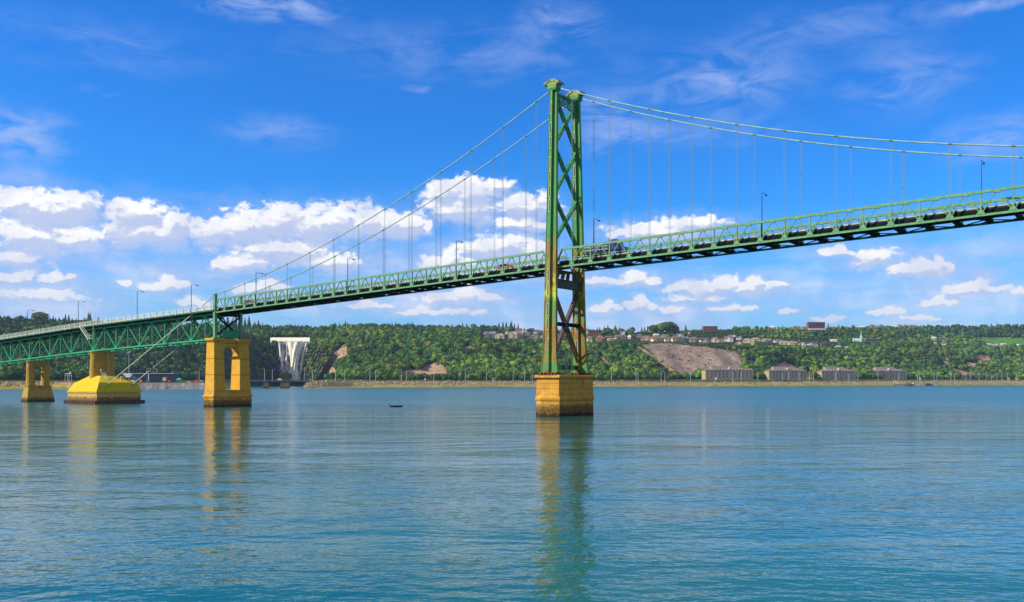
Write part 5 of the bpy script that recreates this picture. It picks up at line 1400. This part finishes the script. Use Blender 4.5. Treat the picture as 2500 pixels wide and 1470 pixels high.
# ------------------------------------------------------------------ lamps
def lamp(base, top, adir, name, label, group, r=.11, arm=1.9, m=LAMPM, phrase=None, x=None):
    e = empty(name, base, label, 'street lamp', group); H = top - base.z
    mb = MB(); mb.tube([(0, 0, 0), (0, 0, H * .9), (0, 0, H)], [r * 1.25, r, r * .7], 8)
    o = lm(e, 'pole', m, mb)
    a = Vector(adir).normalized(); mb = MB()
    mb.tube([(0, 0, H - .05), tuple(a * arm * .5 + ZV * (H + .12)), tuple(a * arm + ZV * (H + .02))], [r * .6, r * .5, r * .45], 6); lm(e, 'arm', m, mb)
    mb = MB(); c = a * (arm + .3) + ZV * (H - .06); s_ = a.cross(ZV)
    mb.hexa([c - a * .4 - s_ * .12 - ZV * .1, c + a * .45 - s_ * .2 - ZV * .14, c + a * .45 + s_ * .2 - ZV * .14, c - a * .4 + s_ * .12 - ZV * .1,
             c - a * .4 - s_ * .08 + ZV * .08, c + a * .4 - s_ * .14 + ZV * .12, c + a * .4 + s_ * .14 + ZV * .12, c - a * .4 + s_ * .08 + ZV * .08])
    lm(e, 'lamp_head', m, mb); mb = MB(); mb.box(Vector((0, 0, .25)), (.4, .4, .5)); lm(e, 'base', m, mb)
    if phrase: family('lamp_' + name, e, x, phrase)
    return e
def lm(par, name, m, mb):
    me = bpy.data.meshes.new(name); me.from_pydata([tuple(v) for v in mb.v], [], mb.f); me.update(); me.materials.append(m)
    o = bpy.data.objects.new(name, me); COL.objects.link(o); o.parent = par; return o
BL = [(67, 757, 'standing on the approach span above the leftmost pier'), (191, 735, 'standing on the approach span left of the hanging access stair'), (335, 711, 'standing on the approach span right of the yellow car'),
      (467, 695, 'standing at the right end of the white railing'), (625, 666, 'first on the suspended deck right of the cable posts'), (849, 631, 'second on the suspended deck, left of the tower'),
      (1114, 588, 'last before the tower, against the low cloud'), (1449.5, 534, 'just right of the tower behind the blue truck'), (1860, 471, 'midway between tower and right edge'), (2396, 391, 'nearest to the right edge of the bridge')]
for x, yt, ph in BL:
    o_ = -.55 if x < 500 else .35
    s = xs_near(x, o_); D = depth(s, o_); t = s / PNL
    zb_ = (za_top(S0 - s) + 1.1) if x < 500 else zbot(t) + 1.1
    lamp(B(s, o_, zb_), pz(yt, D), NV, 'street_lamp', 'grey bridge lamp ' + ph, 'lamps along the bridge', r=.10 if x < 1900 else .085)
SL = [(486, 903), (646, 901), (665, 902), (743, 902), (763, 903), (819, 905), (842, 908), (903, 901), (917, 903), (980, 903), (992, 906), (1059, 903), (1123, 904), (1136, 903), (1188, 905), (1209, 904), (1253, 908), (1281, 905), (1300, 911),
 (1493, 906), (1553, 907), (1558, 907), (1614, 908), (1623, 908), (1686, 907), (1788, 907), (1810, 906), (1850, 910), (1911, 910), (1926, 906), (1951, 907), (1976, 908), (1986, 907), (2039, 909), (2042, 908), (2072, 913), (2094, 910), (2144, 908),
 (2194, 909), (2240, 908), (2244.5, 907), (2281, 909), (2287, 908), (2321, 911), (2330, 913), (2358, 909), (2370, 908), (2390, 908), (2408, 907), (2420, 912), (2434, 914), (2446, 907), (2459, 914), (2481, 907)]
for i, (x, yt) in enumerate(SL):
    D = float(kn(T_DS, x)) + (82 if i % 3 else 98)
    b_ = Vector((px(x, D), D, 9.0)) if 505 < x < 752 else at(x, D)
    lamp(b_, pz(yt, D), (-1 if i % 2 else 1, .2, 0), 'shore_lamp', None, 'tall lamps along the shore road', r=.26, arm=3.0, m=LAMPW, phrase='tall pale shore lamp', x=x)

# ------------------------------------------------------------------ vehicles
def car(loc, ang, col, label, L=4.5, pick=False, group=None):
    e = empty('car', loc, label, 'car', group, rz=ang); m = mat('car_paint_%d' % int(sum(c * 37 * (i + 1) for i, c in enumerate(col)) * 10), col, .3, spec=.6)
    w = .88; prof = [(-L / 2, .35), (-L / 2, .85), (-L * .36, .95), (-L * .24, 1.38 if not pick else 1.6), (L * .10, 1.40 if not pick else 1.6), (L * .24, .98), (L * .46, .82), (L / 2, .6), (L / 2, .35)]
    mb = MB(); n = len(prof); mb.prism([(x, -w, z) for x, z in prof], [(x, w, z) for x, z in prof]); lm(e, 'body', m, mb)
    mb = MB(); g = [(-L * .33, .97), (-L * .23, 1.31), (L * .09, 1.33), (L * .20, .99)]
    mb.prism([(x, -w - .012, z) for x, z in g], [(x, w + .012, z) for x, z in g]); lm(e, 'window', GLASSD, mb)
    for sx in (-L * .31, L * .31):
        for sy in (-.82, .82): mb = MB(); mb.tube([(sx, sy - .13, .33), (sx, sy + .13, .33)], .33, 14); lm(e, 'wheel', TYRE, mb)
    for sy in (-.6, .6):
        lbox(e, 'headlight', CHROME, [((L / 2 + .01, sy, .68), (.04, .3, .14))]); lbox(e, 'tail_light', mat('tail_light_red', (.5, .02, .02), .4), [((-L / 2 - .01, sy, .76), (.04, .26, .14))])
    return e
HEAD = math.atan2(D2[1], D2[0])
def on_deck(x, o):
    s = xs_near(x, o); t = s / PNL
    z = zbot(t) + 1.34 if s > S0 else za_top(S0 - s) + 1.11
    return B(s, o, z)
car(on_deck(1237, 2.5), HEAD, (.62, .04, .03), 'red car on the bridge deck just left of the tower', 4.9)
car(on_deck(611, 2.5), HEAD, (.60, .05, .04), 'small red car on the suspended deck right of the cable posts', 4.6)
car(on_deck(293, 3.0), HEAD, (.75, .55, .02), 'yellow car behind the white railing of the approach span', 4.6)
# blue truck with a silver stack
bt = empty('truck', on_deck(1481, 2.9), 'blue tractor truck with silver exhaust stack crossing the bridge right of the tower', 'truck', rz=HEAD)
TB = mat('truck_blue', (.02, .035, .22), .35, spec=.5, var=.1); TBD = mat('trailer_blue_grey', (.05, .07, .17), .5, var=.25, vscale=1.2)
def lprism(par, name, m, prof, w0, w1):
    mb = MB(); mb.prism([(x, w0, z) for x, z in prof], [(x, w1, z) for x, z in prof]); return lm(par, name, m, mb)
lprism(bt, 'cab', TB, [(1.6, .9), (1.6, 3.3), (2.1, 3.75), (3.0, 3.7), (3.5, 3.05), (3.9, 2.1), (3.9, .9)], -1.15, 1.15)
lprism(bt, 'hood', TB, [(3.91, .8), (3.91, 2.05), (5.4, 1.85), (5.75, 1.5), (5.8, .8)], -.85, .85)
lprism(bt, 'windscreen', GLASSD, [(3.47, 3.0), (3.5, 3.05), (3.93, 2.15), (3.9, 2.1)], -1.0, 1.0)
lprism(bt, 'side_window', GLASSD, [(2.7, 2.2), (2.7, 2.95), (3.4, 2.95), (3.7, 2.2)], -1.165, 1.165)
lbox(bt, 'bumper', CHROME, [((5.9, 0, .75), (.2, 2.2, .45))]); lbox(bt, 'grille', CHROME, [((5.815, 0, 1.3), (.06, 1.1, .9))])
for sy in (-1.25, 1.25): mb = MB(); mb.tube([(1.35, sy, 1.0), (1.35, sy, 4.0)], .13, 8); lm(bt, 'exhaust_stack', CHROME, mb)
lbox(bt, 'chassis', mat('chassis_black', (.03, .03, .03), .7), [((.1, 0, .8), (11.0, 1.0, .3))])
lbox(bt, 'trailer_body', TBD, [((-2.2, 0, 2.05), (6.4, 2.5, 2.1))]); lbox(bt, 'side_rail', mat('rail_silver', (.55, .57, .62), .4), [((-2.2, -1.28, zz), (6.4, .06, .12)) for zz in (1.1, 1.7, 2.4, 3.05)])
lbox(bt, 'fuel_tank', CHROME, [((2.4, -1.05, .75), (1.4, .5, .5))])
for sx in (4.9, 1.7, .5, -3.6, -4.8):
    for sy in (-1.05, 1.05): mb = MB(); mb.tube([(sx, sy - .18, .5), (sx, sy + .18, .5)], .5, 14); lm(bt, 'wheel', TYRE, mb)
for x, c, nm in ((1036, (.7, .7, .72), 'white'), (1099, (.65, .66, .7), 'pale grey'), (1190, (.05, .05, .06), 'black'), (1206, (.7, .7, .7), 'white'), (1268, (.6, .62, .65), 'silver'), (1296, (.12, .2, .4), 'blue'), (1459, (.7, .7, .7), 'white'), (1506, (.5, .5, .5), 'grey'), (883, (.7, .7, .7), 'white'), (800, (.6, .6, .6), 'silver')):
    D = float(kn(T_DS, x)) + 88; c_ = car(at(x, D) + Vector((0, 0, .2)), R(38), c, None, 4.8, group='cars on the shore road'); family('shorecar', c_, x, nm + ' car on the shore road')
# motorboat
D_ = HC * F / (993.3 - YH); bo = empty('motorboat', (px(967.5, D_), D_, 0), 'small open motorboat with white windscreen and outboard heading right on the river', 'boat', rz=R(4))
def hull(Wd, z0, z1, L=3.5):
    out = []
    for x, f_ in ((-L / 2, .85), (-L * .2, 1), (L * .15, .95), (L * .35, .6), (L * .5, .06)): out.append((x, f_ * Wd, z0 + (0 if x < L * .3 else .12)))
    return out
v, f_ = [], []
secs = [(-1.75, .62, .0), (-.8, .75, .0), (.4, .72, .0), (1.2, .45, .05), (1.85, .05, .15)]
for x, w, r in secs: v += [(x, -w * .6, -.15), (x, -w, .42 + r), (x, w, .42 + r), (x, w * .6, -.15)]
for i in range(4):
    for k in range(4): f_.append((i * 4 + k, i * 4 + (k + 1) % 4, (i + 1) * 4 + (k + 1) % 4, (i + 1) * 4 + k))
f_ += [(3, 2, 1, 0)]
lmesh(bo, 'hull', mat('boat_dark_hull', (.025, .03, .05), .4), v, f_)
lbox(bo, 'gunwale', mat('boat_white', (.8, .8, .82), .4), [((-.2, -.76, .46), (3.0, .08, .1)), ((-.2, .76, .46), (3.0, .08, .1)), ((-1.75, 0, .46), (.1, 1.3, .1))])
lmesh(bo, 'foredeck', MATS['boat_white'], [(.5, -.70, .47), (.5, .70, .47), (1.3, .42, .55), (1.82, 0, .62), (1.3, -.42, .55)], [(0, 1, 2, 3, 4)])
lbox(bo, 'windscreen', MATS['boat_white'], [((.35, 0, .75), (.06, 1.2, .5))]); lbox(bo, 'canopy', MATS['boat_white'], [((-.3, 0, 1.22), (1.3, 1.2, .07))])
lbox(bo, 'canopy_frame', CHROME, [((-.9, -.55, .85), (.05, .05, .75)), ((-.9, .55, .85), (.05, .05, .75)), ((.3, -.55, 1.05), (.05, .05, .3)), ((.3, .55, 1.05), (.05, .05, .3))])
lbox(bo, 'seat', mat('boat_seat', (.55, .5, .5), .8), [((-.5, 0, .45), (.5, 1.1, .3))]); lbox(bo, 'outboard_motor', mat('outboard_black', (.03, .03, .035), .4), [((-1.95, 0, .55), (.35, .35, .5)), ((-1.9, 0, .05), (.15, .12, .7))])

# ------------------------------------------------------------------ left shore: quay, marina building, road bridge
def col_ground(x, D): return gz(x, D)
QZ = float(pz(935.4, 942))
D_ = 1010; e = empty('marina_building', (px(374, D_), D_, QZ), 'long low blue-grey flat-roofed building on the quay behind the anchor block', 'building', rz=0)
W = 103 / F * D_; H = pz(913, D_) - QZ
lbox(e, 'wall', mat('marina_wall', (.10, .12, .19), .8, var=.2, vscale=.3), [((0, 6, H / 2), (W, 12, H))]); lbox(e, 'roof', mat('marina_roof', (.33, .40, .50), .7), [((0, 5, H + .45), (W + 2, 16, .9))])
for k in range(9): lbox(e, 'window', GLASSD if k % 3 else mat('blue_panel', (.02, .12, .30), .6), [((-W / 2 + W * (k + .5) / 9, -.06, H * .30), (W / 9 * .62, .1, H * .5))])
lbox(e, 'column', WHM, [((-4, -3, H / 2), (.9, .5, H))])
D2_ = 1000; e = empty('roof_gantry', (px(367, D2_), D2_, H + QZ + .9), 'light steel gantry frame on top of the long quay building', 'gantry')
lbox(e, 'frame', LAMPW, [((-5.8, 4, 2.4), (.3, .3, 4.8)), ((5.8, 4, 2.4), (.3, .3, 4.8)), ((0, 4, 4.8), (12, .3, .3)), ((-1, 4, 2.2), (.2, .2, 2.4)), ((1.4, 4, 2.0), (.2, .2, 3))])
D_ = 985; e = empty('sign_canopy', (px(311.5, D_), D_, QZ), 'white wedge-shaped canopy at the left end of the quay building', 'canopy')
def xx(x): return px(x, D_) - px(311.5, D_)
q = [(xx(299.5), pz(911.5, D_) - QZ), (xx(324), pz(911, D_) - QZ), (xx(319), pz(921.5, D_) - QZ), (xx(308.5), pz(921.5, D_) - QZ)]
lprism(e, 'wedge', WHM, q[::-1], -1.5, 1.5); lbox(e, 'leg', WHM, [((xx(309.5), 0, 2.2), (.6, .6, 4.4))]); lbox(e, 'leg', WHM, [((xx(318), 0, 2.2), (.6, .6, 4.4))]); lbox(e, 'leg', WHM, [((xx(302), 0, 3.3), (.5, .5, 6.6))])
def simple(name, x, y0, y1, wpx, D, dp, m, label, cat, roof=None):
    z = pz(y1, D); e = empty(name, (px(x, D), D, z), label, cat); W = wpx / F * D; H = (y1 - y0) / F * D
    if roof: lmesh(e, 'roof', roof, [(-W / 2, -dp / 2, H * .4), (W / 2, -dp / 2, H * .4), (W / 2, dp / 2, H * .4), (-W / 2, dp / 2, H * .4), (0, 0, H)], [(0, 1, 4), (1, 2, 4), (2, 3, 4), (3, 0, 4), (3, 2, 1, 0)]); lbox(e, 'wall', m, [((0, 0, H * .2), (W * .85, dp * .85, H * .4))])
    else: lbox(e, 'body', m, [((0, 0, H / 2), (W, dp, H))]); lbox(e, 'trim', DKM, [((0, 0, .12), (W * 1.03, dp * 1.03, .2))])
    return e
simple('container', 402, 921.5, 930.5, 7.5, 985, 3, mat('container_yellow', (.72, .52, .20), .7, var=.1), 'small yellow container in front of the quay building', 'container')
simple('market_tent', 437.5, 922, 931, 15, 985, 5, mat('tent_green_wall', (.02, .25, .15), .8), 'green peaked tent on the quay left of the twin-shaft pier', 'tent', mat('tent_green', (.02, .42, .26), .7))
simple('canopy_tent', 683, 923.5, 929.3, 13, 1160, 6, mat('tent_tan', (.55, .38, .2), .8), 'orange-tan peaked tent roof just below the waterfall', 'tent', mat('tent_orange', (.78, .42, .14), .8))
def shore_boat(x, y0, y1, w, D, hc, cc, label):
    z = pz(y1, D); e = empty('moored_boat', (px(x, D), D, z), label, 'boat', rz=random.uniform(-.3, .3)); W = w / F * D; H = (y1 - y0) / F * D
    lprism(e, 'hull', mat('hull_%d' % int(x), hc, .5), [(-W / 2, H * .5), (-W * .42, 0), (W * .36, 0), (W * .5, H * .6)], -W * .16, W * .16)
    lprism(e, 'cabin', mat('cabin_%d' % int(x), cc, .5), [(-W * .3, H * .5), (-W * .25, H), (W * .1, H), (W * .22, H * .55)], -W * .12, W * .12)
shore_boat(414, 929, 935, 12, 965, (.55, .05, .04), (.6, .5, .5), 'red boat on the quay in front of the quay building')
shore_boat(480, 927, 934.6, 13, 968, (.62, .08, .05), (.5, .1, .08), 'larger red boat on the quay beside the twin-shaft pier')
shore_boat(461, 930, 934.5, 12, 968, (.72, .72, .68), (.6, .6, .5), 'white boat on the quay between the two red boats')
shore_boat(362, 929, 935, 22, 965, (.06, .06, .08), (.1, .1, .12), 'long dark boat on the quay behind the right backstay foot')
shore_boat(324, 928, 932, 14, 975, (.75, .72, .6), (.7, .7, .6), 'cream boat on the quay behind the anchor block')
shore_boat(344, 927, 932, 7, 975, (.70, .2, .06), (.7, .3, .1), 'small orange boat on the quay left of the dark boat')
D_ = 960; e = empty('loading_frame', (px(167, D_), D_, pz(932, D_)), 'white steel loading frame on the bank between leftmost pier and anchor block', 'gantry')
Wd = 16 / F * D_; Hd = 20 / F * D_
for k in (-.5, -.12, .12, .5): lbox(e, 'leg', WHM, [((Wd * k, 0, Hd / 2), (.28, .28, Hd))])
lbox(e, 'beam', WHM, [((0, 0, Hd), (Wd, .5, .5)), ((0, 0, Hd * .8), (Wd, .3, .25))]); lbox(e, 'hoist_box', WHM, [((Wd * .28, 0, Hd * 1.1), (1.2, 1, 2.2)), ((Wd * .1, 0, Hd * 1.0), (.8, .8, 1.4))])
D_ = 990; e = empty('floodlight_mast', (px(314.8, D_), D_, QZ), 'tall slim floodlight mast rising behind the anchor block', 'floodlight mast')
Hm = pz(860, D_) - QZ; mb = MB(); mb.tube([(0, 0, 0), (0, 0, Hm)], [.34, .2], 8); lm(e, 'mast', LAMPW, mb)
for k in (-1.5, -.5, .5, 1.5): lbox(e, 'floodlight', WHM, [((k * 1.0, 0, Hm + .3), (.75, .5, .8))])
lbox(e, 'crossbar', LAMPW, [((0, 0, Hm), (4, .2, .2))])
# road bridge over the river mouth
D_ = 1135; e = empty('road_bridge', (px(630, D_), D_, 0), 'low concrete road bridge on ochre piers crossing the river mouth before the waterfall', 'bridge')
xa, xb = px(492, 1085) - px(630, D_), px(752, 1160) - px(630, D_); zt = 9.6
mb = MB(); mb.beam((xa, -50, zt - .5), (xb, 30, zt - .5), 12, 1.0); lm(e, 'deck', mat('bridge_concrete', (.30, .33, .38), .85, var=.2, vscale=.3), mb)
mb = MB(); [mb.beam((xa, -50 - 5 + k, zt - 1.5), (xb, 30 - 5 + k, zt - 1.5), .5, 1.0) for k in (0, 3.3, 6.6, 10)]; lm(e, 'girder', mat('girder_dark', (.05, .06, .10), .8), mb)
mb = MB(); [mb.beam((xa, -55.6, zt + h_), (xb, 24.4, zt + h_), .15, .12) for h_ in (.5, 1.1, 1.7)]
for k in range(40): q = Vector((xa, -55.6, zt)).lerp(Vector((xb, 24.4, zt)), k / 39); mb.box(q + ZV * .85, (.15, .15, 1.7))
lm(e, 'railing', mat('bridge_rail_grey', (.22, .27, .36), .7), mb)
for x, w in ((650, 11), (696.5, 19), (575, 12), (520, 12)):
    f_ = (x - 492) / (752 - 492); yy = -50 + 80 * f_; X_ = px(x, D_ + yy) - px(630, D_)
    mb = MB(); W = w / F * D_; mb.box((X_, yy - 1, 3.2), (W, 9, 8)); lm(e, 'pier', stone_mat('road_pier_%d' % x, (.66, .38, .10), (.74, .46, .14), 1.0, 3.0, white=False), mb)
# barge and landing at the right
D_ = float(kn(T_DS, 2200)) + 20; e = empty('barge', (px(2198, D_), D_, 1.0), 'rusty grey work barge with white frame aground below the rightmost apartment block', 'barge')
lbox(e, 'hull', mat('barge_hull', (.30, .20, .20), .8, var=.3, vscale=.3), [((0, 0, 1.6), (34, 9, 3.4))]); lbox(e, 'frame', WHM, [((-13, 0, 6.5), (.7, .7, 6.5)), ((-9, 0, 6.5), (.7, .7, 6.5)), ((-11, 0, 9.6), (5, .7, .7))]); lbox(e, 'cabin', mat('barge_cabin', (.6, .45, .3), .8), [((2, 0, 4.8), (15, 6, 3.0))])
for x, w, c, lb_ in ((2172, 14, (.62, .45, .22), 'sandy landing ramp just left of the work barge'), (2240, 18, (.66, .46, .20), 'sand-coloured landing pontoon right of the work barge'), (2257, 12, (.55, .38, .27), 'pinkish pontoon beside the sand-coloured one')):
    e = empty('pontoon', (px(x, D_), D_ + 5, .8), lb_, 'pontoon'); lbox(e, 'deck', mat('pontoon_%d' % x, c, .85, var=.2, vscale=.4), [((0, 0, 2.2), (w / F * D_, 8, 5))]); lbox(e, 'kerb', CURB, [((0, -4, 4.9), (w / F * D_, .4, .4))])
for x, lb_ in ((2222, 'dark low tug between the work barge and the sand-coloured pontoon'), (2268, 'dark low tug at the right end of the pontoons')):
    e = empty('tug', (px(x, D_), D_ + 2, .5), lb_, 'boat'); lprism(e, 'hull', mat('tug_hull', (.02, .02, .045), .5), [(-8, 2.4), (-7, 0), (6, 0), (8.5, 3.2)], -2.5, 2.5); lbox(e, 'wheelhouse', mat('tug_house', (.08, .08, .12), .6), [((-1.5, 0, 4), (4, 3, 3))])
# road signs
def sign(x, y0, y1, wpx, D, c, label, n):
    z = gz(x, D); e = empty('road_sign', (px(x, D), D, z), label, 'road sign'); H = pz(y0, D) - z
    lbox(e, 'panel', mat('sign_%s' % n, c, .6), [((0, 0, H - (y1 - y0) / F * D / 2), (wpx / F * D, .15, (y1 - y0) / F * D))]); lbox(e, 'post', LAMPW, [((0, .2, (H - .5) / 2), (.25, .25, H - .5))])
sign(1748, 921, 927, 5, 1560, (.72, .74, .66), 'white roadside panel in front of the widest apartment block', 'white')
sign(2246, 922, 927.5, 4, 1900, (.74, .76, .74), 'white roadside panel right of the rightmost apartment block', 'white')
sign(2463, 922, 927, 5, 2080, (.75, .55, .02), 'yellow warning sign by the shore road near the right edge, left one', 'yellow')
sign(2482, 922.5, 927, 8, 2080, (.75, .55, .02), 'wide yellow warning sign by the shore road nearest the right edge', 'yellow')
sign(1204, 922, 927, 4, 1360, (.66, .68, .60), 'small pale roadside panel left of the tower pier', 'white')
sign(1038, 923.5, 928, 3, 1320, (.70, .74, .55), 'small pale roadside panel below the sandy patches', 'white')
finish_labels()

# ------------------------------------------------------------------ air
def haze():
    mb = MB(); x0, x1, y0, y1, z0, z1 = -2600, 3900, -60, 4200, -4, 230
    mb.hexa([(x0, y0, z0), (x1, y0, z0), (x1, y1, z0), (x0, y1, z0), (x0, y0, z1), (x1, y0, z1), (x1, y1, z1), (x0, y1, z1)])
    m = bpy.data.materials.new('haze'); m.use_nodes = True; nt = m.node_tree; nt.nodes.clear()
    o = nt.nodes.new('ShaderNodeOutputMaterial'); v = nt.nodes.new('ShaderNodeVolumePrincipled')
    v.inputs['Color'].default_value = (.50, .72, 1.0, 1); v.inputs['Density'].default_value = HAZE; v.inputs['Anisotropy'].default_value = .2
    nt.links.new(v.outputs[0], o.inputs['Volume']); ob = mb.build('haze', m); tag(ob, kind='stuff')
HAZE = .000045
haze()
